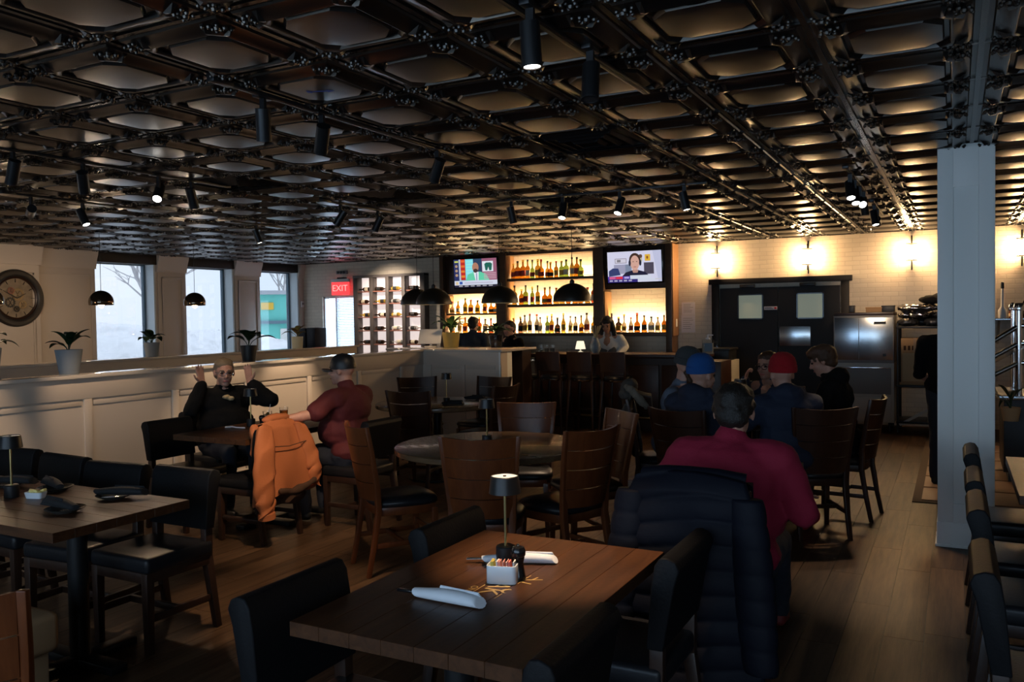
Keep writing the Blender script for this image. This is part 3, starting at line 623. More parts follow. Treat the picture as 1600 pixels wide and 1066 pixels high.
rect_table('dining_table', -1.67, -.925, 1.77, 2.885, 'dark plank table in the foreground with gold emblem in its centre', feet=((0, -.25), (0, .28)))
rect_table('dining_table', -4.20, -3.25, 2.10, 2.79, 'dark plank table with black napkins at the left, end nearest the aisle', 'long set table', feet=((.05, .05),))
rect_table('dining_table', -5.35, -4.205, 2.10, 2.79, 'dark plank table with black napkins reaching the left edge', 'long set table', feet=((0, .05),))
rect_table('dining_table', -5.25, -4.50, 4.37, 5.50, 'dark plank table between the woman in black and man in maroon', feet=((0, 0),))
rect_table('dining_table', -1.50, -.76, 4.08, 4.95, 'dark table in front of the man in magenta shirt')
rect_table('dining_table', .26, 1.02, 4.44, 5.60, 'dark plank table at right edge next to the column')
rect_table('dining_table', .26, 1.02, 2.90, 4.10, 'dark plank table at right edge nearer the viewer')
rect_table('dining_table', -1.85, -.98, 6.45, 7.30, 'dark table with drinks between the group of five diners')
def round_table(x, y, R, label):
    t = thing('round_table', (x, y, 0), label=label, cat='table')
    MB().lathe([(0, .72), (R - .012, .72), (R - .002, .726), (R, .74), (R - .002, .756), (R - .01, .76), (0, .76)], n=64).build('tabletop', 'table_round', t)
    MB().lathe([(0, .70), (R * .45, .70), (R * .45, .72), (0, .72)], n=32).build('support', 'black', t); MB().lathe([(.05, .04), (.05, .70)], n=20).build('pedestal', 'blackmetal', t)
    MB().lathe([(0, 0), (.30, 0), (.30, .018), (.06, .045), (.05, .05), (0, .05)], n=36).build('foot', 'blackmetal', t)
    return t
round_table(-2.76, 4.86, .64, 'round brown table in the middle of the room'); round_table(-4.63, 7.08, .62, 'round brown table at the rear in front of the half wall')

# ---- table lamps
def table_lamp():
    t = thing('table_lamp', cat='lamp')
    MB().lathe([(0, 0), (.033, 0), (.034, .004), (.034, .058), (.031, .062), (0, .062)], n=24).build('base', 'black', t)
    MB().cyl((0, 0, .06), (0, 0, .255), .0052, n=10).build('stem', 'brass', t)
    MB().lathe([(.054, .245), (.056, .246), (.048, .304), (.045, .306), (.044, .300), (.050, .25)], n=28).build('shade', 'blackmetal', t)
    MB().lathe([(0, .297), (.0445, .297), (.0445, .303), (0, .303)], n=24).build('diffuser', 'diffuser', t); MB().lathe([(0, .302), (.006, .302), (.006, .306), (0, .306)], n=10).build('switch', 'black', t)
    return t
TL = table_lamp()
for x, y, lb in ((-1.375, 2.52, 'foreground table'), (-4.12, 2.46, 'long set table at the left'), (-5.03, 4.95, 'couple\'s table'), (-2.77, 4.84, 'middle round table'), (-4.45, 6.98, 'rear round table'), (-1.58, 7.02, 'table of the five diners')):
    place(TL, (x, y, .761), 0, 'black shaded cordless lamp with brass stem on the ' + lb, 'cordless table lamps')

# ---- foreground table settings
def napkin_roll(name, p, q, m, label, r=.017, group=None, metal='steel', handle='blackgloss', kind=0):
    p, q = Vector(p), Vector(q); L = (q - p).length; t = thing(name, p, math.atan2(q.y - p.y, q.x - p.x), label=label, cat='napkin', group=group)
    b = MB(); rs = []
    for i in range(9):
        u = i / 8; rr = r * (.75 + .35 * math.sin(u * 2.6)); rs.append([(u * L + .012 * math.cos(a * 2 * PI / 12 + 1) * (u in (0., 1.)), rr * 1.25 * math.cos(a * 2 * PI / 12), rr * .95 + rr * .9 * math.sin(a * 2 * PI / 12)) for a in range(12)])
    b.ring(rs).build('roll', m, t, ang=60)
    f = MB(); f.add([(.3 * L, .012, .004), (L * 1.02, .030, .003), (L * .97, .004, 2 * r), (.35 * L, .008, 2 * r + .002), (.3 * L, .015, .007), (L * 1.02, .033, .006), (L * .97, .007, 2 * r + .003), (.35 * L, .011, 2 * r + .005)], [(0, 1, 2, 3), (7, 6, 5, 4), (0, 4, 5, 1), (1, 5, 6, 2), (2, 6, 7, 3), (3, 7, 4, 0)]); f.build('loose_corner', m, t)
    if kind == 1: MB().beam((-.075, 0, .012), (.03, 0, .014), .016, .009, .012, .008).build('knife_handle', handle, t, bevel=.003)
    if kind == 2:
        f = MB(); f.beam((-.02, 0, .014), (.03, 0, .014), .016, .003)
        for k in (-1.5, -.5, .5, 1.5): f.beam((-.065, k * .0055, .013), (-.018, k * .005, .014), .003, .002)
        f.build('fork_tines', metal, t)
    return t
napkin_roll('napkin_roll', (-1.455, 2.098, .761), (-1.232, 2.092, .761), 'napkin', 'white napkin roll with black knife handle on the near side of foreground table', kind=1, r=.02)
napkin_roll('napkin_roll', (-1.445, 2.498, .761), (-1.222, 2.590, .761), 'napkin', 'white napkin roll with fork tines behind the lamp on foreground table', kind=2)
cd = thing('sugar_caddy', (-1.288, 2.335, .761), .30, label='white porcelain sugar caddy on the foreground table emblem', cat='caddy')
def rrect(w, d, r, n=4):
    p = []
    for cx, cy, a0 in ((w / 2 - r, d / 2 - r, 0), (-w / 2 + r, d / 2 - r, 90), (-w / 2 + r, -d / 2 + r, 180), (w / 2 - r, -d / 2 + r, 270)):
        for k in range(n + 1): a = math.radians(a0 + 90 * k / n); p.append((cx + r * math.cos(a), cy + r * math.sin(a)))
    return p
m = MB(); A_, B_ = rrect(.098, .054, .014), rrect(.090, .046, .011)
m.ring([[(x, y, 0) for x, y in A_], [(x, y, .058) for x, y in A_], [(x, y, .058) for x, y in B_], [(x, y, .006) for x, y in B_]]); m.build('dish', 'porcelain', cd, bevel=.0012, ang=40)
for k in range(11):
    c = ['gold_liq', 'gold_liq', 'gold_liq', 'white', 'lips', 'lips', 'lips', 'lips', 'red', 'red', 'white'][k]
    m = ('pk_' + c); mat('pk_' + c, {'gold_liq': (.62, .50, .10), 'white': (.75, .72, .70), 'lips': (.75, .32, .26), 'red': (.70, .16, .12)}[c], .6)
    o = MB().box((0, 0, .031), (.0035, .036, .062)).build('sugar_packet', m, smooth=False, label='%s sugar packet standing in the caddy, %s from its left end' % ({'gold_liq': 'yellow', 'white': 'white', 'lips': 'pink', 'red': 'red'}[c], ORD[k]), cat='packet', group='sugar packets in the caddy')
    v = Matrix.Rotation(.30, 3, 'Z') @ Vector((-.038 + k * .0076, random.uniform(-.002, .002), 0)); o.location = (-1.288 + v.x, 2.335 + v.y, .769); o.rotation_euler = (0, random.gauss(0, .05), .30)
mb = MB().lathe([(0, 0), (.024, 0), (.025, .004), (.022, .012), (.0185, .035), (.0165, .052), (.020, .066), (.0205, .070)], n=24)
pmil = thing('pepper_mill', (-1.258, 2.39, .761), label='black pepper mill beside the sugar caddy', cat='pepper mill'); mb.build('body', 'blackgloss', pmil)
MB().lathe([(.0195, .071), (.024, .078), (.0245, .092), (.019, .103), (.008, .107), (0, .108)], n=24).build('cap', 'blackgloss', pmil); MB().lathe([(.006, .105), (.006, .111), (.003, .114), (0, .114)], n=12).build('finial', 'chrome', pmil)
# gold emblem printed on the table
em = thing('table_emblem', (-1.28, 2.31, .7605), -PI / 2, label='gold printed emblem with letters and crescent on foreground table', cat='emblem')
obj('lettering', text_mesh('OAK', .095, .0003, Matrix.Translation((0, 0, 0)) @ Matrix.Diagonal((1.0, 1.0, 1, 1))), 'gold', em)
MB().span(-.125, .125, -.047, -.044, 0, .0006).build('lower_rule', 'gold', em, smooth=False); MB().span(-.125, -.03, .044, .0465, 0, .0006).build('upper_rule', 'gold', em, smooth=False); MB().span(.075, .125, .044, .0465, 0, .0006).build('upper_rule', 'gold', em, smooth=False)
n_ = 14; out = [(.048 + .020 * math.cos(a), .048 + .020 * math.sin(a)) for a in [PI * .1 - PI * 1.2 * k / n_ for k in range(n_ + 1)]]; inn = [(.050 + .016 * math.cos(a), .056 + .017 * math.sin(a)) for a in [PI * .0 - PI * 1.0 * k / n_ for k in range(n_ + 1)]]
m = MB(); m.add([(x, y, .0006) for x, y in out + inn], [(k, k + 1, n_ + 2 + k, n_ + 1 + k) for k in range(n_)]); m.build('crescent', 'gold', em, smooth=False)
obj('small_lettering', text_mesh('ON', .034, .0003, Matrix.Translation((.07, -.066, 0))), 'gold', em)
m = MB()
for a, b_ in (((-.075, .05), (-.10, .10)), ((-.088, .07), (-.115, .075)), ((-.05, .05), (-.045, .085))): m.beam((*a, .0004), (*b_, .0004), .006, .0004, hint=(1, 0, 0))
m.build('branch', 'gold', em, smooth=False)

# ---- place settings with black napkins
def plate(x, y, z, label, group):
    t = thing('plate', (x, y, z), label=label, cat='plate', group=group)
    MB().lathe([(0, .003), (.05, .003), (.062, .006), (.084, .016), (.086, .019), (.083, .019), (.06, .010), (0, .008)], n=36).build('dish', 'plate', t); MB().lathe([(0, 0), (.048, 0), (.05, .004), (0, .004)], n=24).build('foot_ring', 'plate', t)
G2 = 'plates on the long set table'; G3 = 'black napkins on the long set table'
for k, (x, y, a) in enumerate(((-3.57, 2.37, 172), (-3.62, 2.66, 20), (-4.08, 2.66, 160), (-4.42, 2.62, 15), (-4.10, 2.22, 185), (-4.72, 2.60, 170), (-4.62, 2.24, 10))):
    lab = ['nearest corner by the aisle', 'far corner by the aisle', 'beside the butter dish', 'left of the lamp, far side', 'left of the lamp, near side', 'far side at the left edge', 'near side at the left edge'][k]
    plate(x, y, .761, 'small dark rimmed plate on long set table, ' + lab, G2)
    v = Vector((math.cos(math.radians(a)), math.sin(math.radians(a)), 0)); c = Vector((x, y, .776))
    napkin_roll('napkin_roll', c - v * .09, c + v * .16, 'napkin_black', 'black rolled napkin on the plate, ' + lab, r=.021, group=G3)
bt = thing('butter_dish', (-3.99, 2.50, .761), .3, label='small white dish of yellow butter packets by the left lamp', cat='dish')
m = MB(); A_, B_ = rrect(.10, .055, .014), rrect(.092, .047, .011); m.ring([[(x * .85, y * .85, 0) for x, y in A_], [(x, y, .03) for x, y in A_], [(x, y, .03) for x, y in B_], [(x * .85, y * .85, .005) for x, y in B_]]); m.build('dish', 'porcelain', bt)
mat('butter', (.72, .62, .22), .5)
for k in range(6): MB().box((0, 0, 0), (.026, .02, .012)).build('butter_packet', 'butter', bt, bevel=.003).matrix_local = Matrix.Translation((-.03 + .013 * k, random.uniform(-.012, .012), .03 + .006 * (k % 2))) @ Euler((random.gauss(0, .3), random.gauss(0, .3), random.random() * 3)).to_matrix().to_4x4()
# rear round table setting
for k, (x, y, a) in enumerate(((-4.50, 7.42, 20), (-4.92, 7.20, 150), (-4.42, 6.86, 30))):
    napkin_roll('napkin_roll', (x, y, .761), (x + .2 * math.cos(math.radians(a)), y + .2 * math.sin(math.radians(a)), .761), 'napkin_black', 'black napkin roll on rear round table, ' + ['far right', 'left side', 'near the lamp'][k], r=.022, group='black napkins on the rear table')
def tumbler(x, y, z, h, r, liq, lv, label, group=None, straw=False):
    t = thing('drinking_glass', (x, y, z), label=label, cat='glass', group=group)
    MB().lathe([(0, 0), (r * .82, 0), (r * .84, .004), (r, h), (r * .95, h), (r * .78, .008), (0, .008)], n=20).build('tumbler', 'glass', t)
    if liq: MB().lathe([(0, .009), (r * .76, .009), (r * (.78 + .15 * lv), h * lv), (0, h * lv)], n=18).build('drink', liq, t)
    if straw: MB().tube([(0, 0, .02), (.012, .0, h * .8), (.03, .005, h * 1.45)], .003, 6).build('straw', 'white', t); MB().lathe([(0, 0), (.02, 0), (.02, .005), (0, .005)], n=14, c=(r * .4, -.01, h * .8), M=Matrix.Rotation(1.2, 3, 'X')).build('lemon_slice', 'butter', t)
    return t
tumbler(-4.88, 4.98, .761, .125, .036, 'liq_clear_liq', .8, 'tall iced drink with straw and lemon beside the couple\'s lamp', straw=True)
tumbler(-5.12, 5.42, .761, .105, .038, 'liq_whisky', .75, 'short glass of amber drink at the half wall end of couple\'s table')
tumbler(-1.40, 6.72, .761, .14, .036, 'liq_clear_liq', .8, 'tall glass of iced water nearest us on the group\'s table'); tumbler(-1.45, 7.18, .761, .13, .036, 'liq_gold_liq', .6, 'half full glass in front of the woman in glasses'); tumbler(-1.68, 6.95, .761, .13, .036, 'liq_clear_liq', .7, 'glass of water behind the lamp on the group\'s table')
MB().lathe([(0, .004), (.07, .004), (.105, .018), (.108, .022), (.07, .012), (0, .01)], n=32).build('plate', 'porcelain', label='white plate of food on the group\'s table', cat='plate').location = (-1.30, 7.0, .761)
fd = MB()
for k in range(9): fd.ell((random.gauss(0, .03), random.gauss(0, .03), .028 + random.uniform(0, .015)), (.025, .02, .014), n=8, m=5)
mat('fried', (.50, .24, .06), .6, bump=(60, .5)); fo = fd.build('food_portion', 'fried', label='golden fried food heaped on the white plate', cat='food'); fo.location = (-1.30, 7.0, .761)
mn = thing('straw_wrapper', (-5.06, 4.80, .763), .1, label='white paper straw wrapper lying on the couple\'s table', cat='paper'); MB().tube([(-.09, 0, .004), (-.03, .012, .010), (.02, .004, .006), (.09, .02, .004)], .006, 6).build('sleeve', 'paper', mn); MB().tube([(-.11, .03, .004), (-.05, .01, .004)], .005, 6).build('torn_end', 'paper', mn)
pm2 = thing('pepper_mill', (-4.84, 4.88, .761), label='black pepper mill on the couple\'s table', cat='pepper mill'); mb.build('body', 'blackgloss', pm2); MB().lathe([(.0195, .071), (.024, .078), (.0245, .092), (.019, .103), (0, .108)], n=20).build('cap', 'blackgloss', pm2)

# ================================================================ BAR AND BACK WALL
# ---- back bar shelving
bb = thing('back_bar', (-6.0, YB, 0), label='dark wooden back bar shelving around the two televisions', cat='shelving')
def sp_(n, m, x0, x1, y0, y1, z0, z1, bv=.003): return MB().span(x0, x1, -y0, -y1, z0, z1).build(n, m, bb, bevel=bv)
for x0, x1 in ((-2.13, -2.05), (-.98, -.80), (.82, 1.00), (2.03, 2.13)): sp_('upright', 'shelf_wood', x0, x1, 0, .32, 0, H - .01)
for x in (-.98, 1.0): pass
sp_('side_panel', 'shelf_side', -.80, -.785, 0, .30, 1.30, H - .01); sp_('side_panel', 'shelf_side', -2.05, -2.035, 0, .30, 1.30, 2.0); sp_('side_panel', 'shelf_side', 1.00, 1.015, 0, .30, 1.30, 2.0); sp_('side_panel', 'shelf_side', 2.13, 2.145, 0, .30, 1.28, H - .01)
for x0, x1 in ((-2.05, -.98), (1.0, 2.03)):
    sp_('header_board', 'espresso', x0, x1, .06, .24, 2.03, H - .01); sp_('ledge', 'shelf_wood', x0, x1, 0, .33, 1.28, 1.335)
sp_('glass_shelf', 'shelf_wood', -2.05, -.98, 0, .24, 1.655, 1.685)
for z in (1.31, 1.80, 2.245): sp_('shelf', 'shelf_wood', -.80, .82, 0, .27, z - .025, z + .02)
sp_('top_board', 'shelf_wood', -.80, .82, 0, .28, H - .06, H - .01)
for x0, x1 in ((-2.1, 2.12),): sp_('lower_cabinet', 'espresso', x0, x1, 0, .45, 0, .86); sp_('worktop', 'steel', x0 - .02, x1 + .5, 0, .48, .86, .90)
# light strips let into the shelves
def strip(x0, x1, z, y=.03, e=4.):
    MB().span(x0, x1, -y, -y - .014, z, z + .012).build('light_strip', 'led', bb, smooth=False)
    lamp('shelf_strip_light', 'AREA', (-6 + (x0 + x1) / 2, YB - y - .03, z + .02), e, (1, .70, .36), shape='RECTANGLE', size=x1 - x0, size_y=.03, rot=(PI + .15, 0, 0))
strip(-.77, .80, 1.333, e=85); strip(-.77, .80, 1.823, e=42); strip(-.77, .80, 2.268, e=34); strip(-2.02, -1.0, 1.338, e=36); strip(-2.02, -1.0, 1.688, e=42); strip(1.03, 2.0, 1.338, e=62)
# switch plate on the side
sp_('switch_plate', 'white', 2.147, 2.152, .10, .17, 1.42, 1.54)

# ---- bottles
def bottle_parts(kind, r, h, liq):
    sh = {0: [(.0, 0), (.95, 0), (1, .02), (1, .58), (.80, .66), (.36, .72), (.32, .92), (.36, .93), (.36, 1.0), (0, 1.)],
          1: [(.0, 0), (.95, 0), (1, .02), (1, .50), (.92, .58), (.45, .74), (.30, .80), (.28, 1.), (0, 1.)],
          2: [(.0, 0), (.9, 0), (1, .03), (1.05, .34), (.95, .50), (.40, .60), (.30, .66), (.30, .9), (.36, .91), (.36, 1.), (0, 1.)]}[kind]
    body = MB().lathe([(a * r, z * h * .93) for a, z in sh], n=14).mesh('bottle_glass', ang=50)
    cap_ = MB().lathe([(0, h * .90), (r * .40, h * .90), (r * .40, h), (0, h)], n=10).mesh('stopper')
    lab = MB().lathe([(r * 1.012, h * .14), (r * 1.02, h * .15), (r * 1.02, h * .42), (r * 1.012, h * .43)], n=14).mesh('paper_label') if kind < 2 else MB().lathe([(r * 1.03, h * .10), (r * 1.06, h * .11), (r * 1.06, h * .30), (r * 1.03, h * .31)], n=14).mesh('paper_label')
    return body, cap_, lab
LABM = ['lab_black', 'lab_cream', 'lab_red', 'lab_gold']
for n, c in zip(LABM, ((.02, .02, .02), (.70, .62, .45), (.45, .05, .03), (.60, .36, .05))): mat(n, c, .55)
mat('capblack', (.015, .012, .01), .4); mat('capred', (.4, .02, .02), .4)
CN = dict(amber='amber', gold_liq='golden', clear_liq='clear', green_liq='green', red_liq='reddish', dark_liq='dark', whisky='brown whisky')
PROT = {}
def bottle(x, y, z, kind, r, h, liq, lm, cm, label, group, rot=None):
    key = (kind, r, h)
    if key not in PROT: PROT[key] = bottle_parts(kind, r, h, liq)
    t = thing('bottle', (x, y, z), random.random() * 6, label=label, cat='bottle', group=group)
    for me, nm, mm in zip(PROT[key], ('bottle_glass', 'stopper', 'paper_label'), ('liq_' + liq, cm, lm)):
        me2 = me.copy(); me2.materials.clear(); me2.materials.append(MATS[mm]); obj(nm, me2, None, t)
    if rot: t.rotation_euler = rot
    return t
rb = random.Random(12)
def row(x0, x1, z, n, pal, where, hs=(.26, .33), y=.15):
    for k in range(n):
        x = x0 + (x1 - x0) * k / max(1, n - 1) + rb.uniform(-.015, .015); kd = rb.choice((0, 0, 1, 2)); liq = rb.choice(pal); r = rb.choice((.040, .045, .050)); h = round(rb.uniform(*hs), 2)
        bottle(-6 + x, YB - y - rb.uniform(-.02, .03), z, kd, r, h, liq, rb.choice(LABM), rb.choice(('capblack', 'capblack', 'capred', 'lab_gold')), '%s bottle, %s from left on %s' % (CN[liq], ORD[k], where), 'bottles on ' + where)
WH = ['amber', 'whisky', 'gold_liq', 'amber', 'gold_liq', 'red_liq']
row(-.72, .55, 2.267, 15, WH + ['clear_liq', 'green_liq'], 'the top middle shelf'); row(-.70, .76, 1.822, 14, WH + ['green_liq', 'gold_liq'], 'the middle shelf of the middle bay'); row(-.72, .74, 1.332, 15, ['clear_liq', 'clear_liq', 'clear_liq', 'dark_liq', 'green_liq', 'gold_liq'], 'the lowest middle shelf')
row(-1.98, -1.05, 1.687, 8, WH + ['clear_liq'], 'the upper shelf under the left television', (.20, .27)); row(-1.95, -1.05, 1.337, 8, ['clear_liq', 'amber', 'green_liq', 'clear_liq', 'red_liq'], 'the ledge under the left television', (.24, .31)); row(1.08, 1.95, 1.337, 9, ['clear_liq', 'clear_liq', 'whisky', 'clear_liq', 'dark_liq', 'whisky'], 'the ledge under the right television', (.24, .33))

# ---- televisions
def television(x, y, z, w, h, tilt, label, picture):
    t = thing('television', (x, y, z), label=label, cat='television'); t.rotation_euler = (tilt, 0, 0)
    MB().span(-w / 2 - .025, w / 2 + .025, 0, .045, -h / 2 - .025, h / 2 + .025).build('casing', 'blackgloss', t, bevel=.006)
    m = MB(); cols = []
    def R_(x0, y0, x1, y1, c, k=0):  # picture coordinates 0..1 from the top left
        X = lambda u: -w / 2 + u * w; Z = lambda v: h / 2 - v * h; d = -.0008 - .0004 * k
        m.add([(X(x0), d, Z(y1)), (X(x1), d, Z(y1)), (X(x1), d, Z(y0)), (X(x0), d, Z(y0))], [(0, 1, 2, 3)]); cols.append(c)
    def E_(cx, cy, rx, ry, c, k=1, n=18):
        d = -.0008 - .0004 * k; m.add([(-w / 2 + (cx + rx * math.cos(2 * PI * i / n)) * w, d, h / 2 - (cy - ry * math.sin(2 * PI * i / n)) * h) for i in range(n)], [tuple(range(n))]); cols.append(c)
    def P_(pts, c, k=1):
        d = -.0008 - .0004 * k; m.add([(-w / 2 + u * w, d, h / 2 - v * h) for u, v in pts], [tuple(range(len(pts)))]); cols.append(c)
    picture(R_, E_, P_)
    me = bpy.data.meshes.new('screen'); me.from_pydata(m.v, [], m.f); ca = me.color_attributes.new('picture', 'FLOAT_COLOR', 'CORNER'); i = 0
    for p, c in zip(me.polygons, cols):
        for _ in p.vertices: ca.data[i].color = (*c, 1); i += 1
    obj('screen', me, 'screen', t); MB().span(-.2, .2, .045, .13, -.1, .1).build('wall_bracket', 'blackmetal', t)
def pic1(R, E, P):
    R(0, 0, 1, 1, (.16, .50, .55)); R(0, 0, .12, 1, (.02, .03, .12), 1); R(.02, .05, .11, .11, (.55, .60, .12), 2)
    for k in range(3): E(.06, .24 + .16 * k, .032, .05, (.45, .30, .18), 2)
    R(.12, 0, .16, .74, (.45, .50, .62), 1); R(.16, 0, .27, .74, (.50, .02, .02), 1)
    for k in range(4): R(.17, .03 + .18 * k, .26, .11 + .18 * k, (.75, .13 + .04 * k, .03), 2)
    R(.28, .02, .46, .7, (.22, .72, .85), 1)
    for k in range(5): R(.29, .06 + .1 * k, .45, .115 + .1 * k, (.30, .80, .80), 2)
    R(.46, 0, .66, .5, (.02, .05, .11), 1); P([(.28, .76), (.32, .56), (.44, .46), (.62, .46), (.76, .56), (.82, .76)], (.12, .60, .38), 2); P([(.46, .46), (.58, .46), (.57, .76), (.50, .76)], (.75, .80, .85), 3); R(.515, .5, .545, .76, (.30, .34, .50), 4)
    E(.51, .30, .075, .17, (.42, .20, .13), 5); E(.51, .42, .055, .07, (.05, .03, .03), 6)
    R(.66, 0, 1, .76, (.30, .10, .17), 1); R(.67, .10, .92, .46, (.70, .76, .82), 3)
    P([(.72, .20), (.76, .15), (.86, .15), (.90, .20), (.88, .42), (.83, .43), (.81, .30), (.78, .43), (.74, .42)], (.01, .12, .09), 5)
    for k in range(4): R(.70, .50 + .06 * k, .98, .53 + .06 * k, (.55, .35, .42), 3)
    R(0, .76, 1, .92, (.62, .66, .78), 3); R(.12, .79, .19, .89, (.03, .09, .38), 4); R(.24, .83, .9, .86, (.45, .42, .55), 4); R(.03, .8, .09, .9, (.7, .55, .3), 4); R(0, .92, 1, 1, (.01, .01, .03), 3)
    for k in range(6): R(.1 + .14 * k, .935, .19 + .14 * k, .975, (.35, .35, .38), 4)
def pic2(R, E, P):
    R(0, 0, 1, 1, (.62, .62, .78)); P([(.84, 0), (1, 0), (1, 1), (.94, 1)], (.50, .52, .70), 1); R(.14, .22, .36, .38, (.30, .27, .33), 2); R(.152, .24, .348, .36, (.60, .58, .68), 3); R(.18, .26, .25, .34, (.2, .19, .22), 4)
    R(.12, .42, .34, .72, (.32, .32, .45), 1); R(.33, .42, .45, .75, (.20, .24, .34), 1); R(.68, .38, .86, .75, (.07, .06, .09), 1); R(.70, .12, .80, .33, (.70, .42, .04), 2); E(.745, .22, .018, .05, (.25, .08, .02), 3); E(.62, .17, .035, .06, (.12, .06, .04), 2); R(.60, .2, .65, .34, (.45, .42, .30), 1)
    P([(.02, .62), (.10, .53), (.20, .54), (.24, .76), (.02, .80)], (.03, .045, .15), 3); P([(.26, .82), (.34, .68), (.46, .62), (.58, .62), (.70, .68), (.78, .82)], (.012, .012, .035), 4); P([(.46, .60), (.58, .60), (.56, .70), (.48, .70)], (.45, .25, .20), 5)
    E(.515, .28, .105, .22, (.05, .025, .018), 5); E(.515, .38, .083, .24, (.62, .36, .29), 6); E(.42, .38, .022, .10, (.02, .02, .04), 7); E(.615, .38, .022, .10, (.015, .015, .03), 7); E(.515, .51, .03, .015, (.45, .16, .14), 8); E(.485, .34, .014, .012, (.06, .04, .03), 8); E(.55, .34, .014, .012, (.06, .04, .03), 8)
    R(0, .80, .42, .90, (.08, .04, .35), 8); R(.03, .81, .14, .89, (.62, .10, .25), 9); R(.15, .81, .28, .89, (.70, .03, .06), 9); R(.31, .82, .40, .88, (.45, .40, .75), 9); R(.42, .78, .80, .90, (.62, .66, .76), 8); R(0, .90, .56, 1, (.03, .02, .16), 8); R(.56, .90, .88, .98, (.60, .64, .75), 8); R(.88, .90, 1, .94, (.55, .55, .6), 8)
    for k in range(5): R(.03 + .09 * k, .92, .09 + .09 * k, .97, (.40, .38, .55), 9)
television(-7.36, YB - .36, 2.385, .86, .49, math.radians(4), 'left television showing a green suited presenter', pic1); television(-4.46, YB - .36, 2.375, .89, .485, math.radians(4), 'right television showing a man with headphones', pic2)

# ---- wine rack with bottles lying in it
wk = thing('wine_rack', (-9.40, YB, 0), label='open grey wood wine rack with lying bottles on the brick wall', cat='wine rack')
RZ = [.55, .78, 1.13, 1.39, 1.645, 1.90, 2.135, 2.43]
MB().span(-.76, .76, -.02, 0, .5, 2.40).build('back_panel', 'rack_back_glow', wk)
for k, x in enumerate((-.79, -.41, -.035, .335, .745)): MB().span(x, x + (.10 if k in (0, 4) else .075), -.17, -.02, .5, 2.43).build('upright', 'rack_wood', wk, bevel=.003)
MB().span(-.79, .845, -.18, -.02, 2.40, 2.445).build('top_board', 'rack_wood', wk, bevel=.003)
COLX = [-.55, -.185, .19, .58]
for z in RZ[2:7] + [.82, .52]:
    for x in COLX: MB().span(x - .145, x + .155, -.16, -.02, z - .012, z + .008).build('cradle_shelf', 'rack_shelf', wk, bevel=.002)
for r_, z in enumerate(reversed(RZ[2:7])):
    for c_, x in enumerate(COLX):
        liq = rb.choice(['dark_liq', 'dark_liq', 'dark_liq', 'dark_liq', 'gold_liq'] if c_ < 2 else ['gold_liq', 'dark_liq', 'clear_liq'])
        s = rb.choice((-1, 1)); t = bottle(-9.40 + x - s * .12, YB - .10, z + .047, 0, .037, .28, liq, rb.choice(('lab_black', 'lab_black', 'lab_cream')), 'capblack', '%s wine bottle lying in the %s row, %s column of the wine rack' % ({'dark_liq': 'dark', 'gold_liq': 'golden', 'red_liq': 'reddish', 'clear_liq': 'pale'}[liq], ORD[r_], ORD[c_]), 'bottles in the wine rack', rot=(0, s * PI / 2, 0))
lamp('rack_downlight', 'SPOT', (-9.3, 11.9, 2.55), 120, (1, .82, .66), spot_size=1.7, spot_blend=.9, aim=(-9.35, YB, 1.7), shadow_soft_size=.04)

# ---- exit sign, emergency box, papers, clock
ex = thing('exit_sign', (-10.53, YB - .13, 2.235), .12, label='glowing red exit sign above the bright blinds', cat='sign'); MB().span(-.19, .19, -.02, .02, -.145, .10).build('sign_panel', 'exit_red', ex, bevel=.004); MB().span(-.20, .20, -.025, .03, .10, .165).build('housing', 'white', ex, bevel=.006); MB().span(-.07, .07, -.01, .14, .165, .195).build('mount', 'blackmetal', ex, bevel=.004)
obj('lettering', text_mesh('EXIT', .17, .002, Matrix.Translation((0, -.022, -.02)) @ Matrix.Rotation(PI / 2, 4, 'X')), 'exit_letter', ex)
eb = thing('emergency_light', (-10.57, YB, 2.53), label='small dark wall box above the exit sign', cat='wall box'); MB().span(-.13, .13, -.05, 0, -.035, .035).build('housing', 'kitchen_grey', eb, bevel=.006)
for s in (-1, 0, 1): MB().lathe([(0, 0), (.022, 0), (.024, .015), (0, .015)], n=14, c=(s * .07, -.05, 0), M=Matrix.Rotation(PI / 2, 3, 'X')).build('lens', 'black', eb)
th = thing('thermostat', (XW + .03, 12.83, 1.93), label='small white thermostat on the wall by the corner', cat='thermostat'); MB().span(0, .025, -.04, .04, -.06, .06).build('cover', 'white', th, bevel=.006); MB().span(.025, .028, -.025, .025, -.01, .03).build('display', 'kitchen_grey', th)
for k, (x, z, w_, h_) in enumerate(((-3.70, 1.70, .21, .20), (-3.705, 1.46, .22, .27))):
    p = thing('paper_notice', (x, YB - .002, z), label='%s white paper notice taped to the brick wall left of the black doors' % ['upper', 'lower'][k], cat='notice'); MB().span(-w_ / 2, w_ / 2, -.003, 0, -h_ / 2, h_ / 2).build('sheet', 'paper', p, smooth=False)
    m = MB()
    for i in range(6): m.span(-w_ * .38, w_ * (.1 + .28 * rb.random()), -.0036, -.003, h_ * (.32 - .12 * i), h_ * (.32 - .12 * i) + .006)
    m.build('print_line', 'kitchen_grey', p, smooth=False)
ck = thing('wall_clock', (XW + .22, 6.93, 1.975), label='large round dark framed wall clock with open gears at left edge', cat='clock')
Ry = Matrix.Rotation(PI / 2, 3, 'Y')
MB().lathe([(.285, 0), (.385, 0), (.395, .02), (.37, .055), (.33, .06), (.30, .045), (.285, .02)], n=56, M=Ry).build('frame', 'clockdark', ck); MB().lathe([(.27, .0), (.30, .0), (.30, .034), (.285, .045), (.27, .034)], n=56, M=Ry).build('inner_ring', 'espresso', ck); MB().lathe([(0, .004), (.285, .004), (.285, .01), (0, .01)], n=56, M=Ry).build('face', 'clockface', ck)
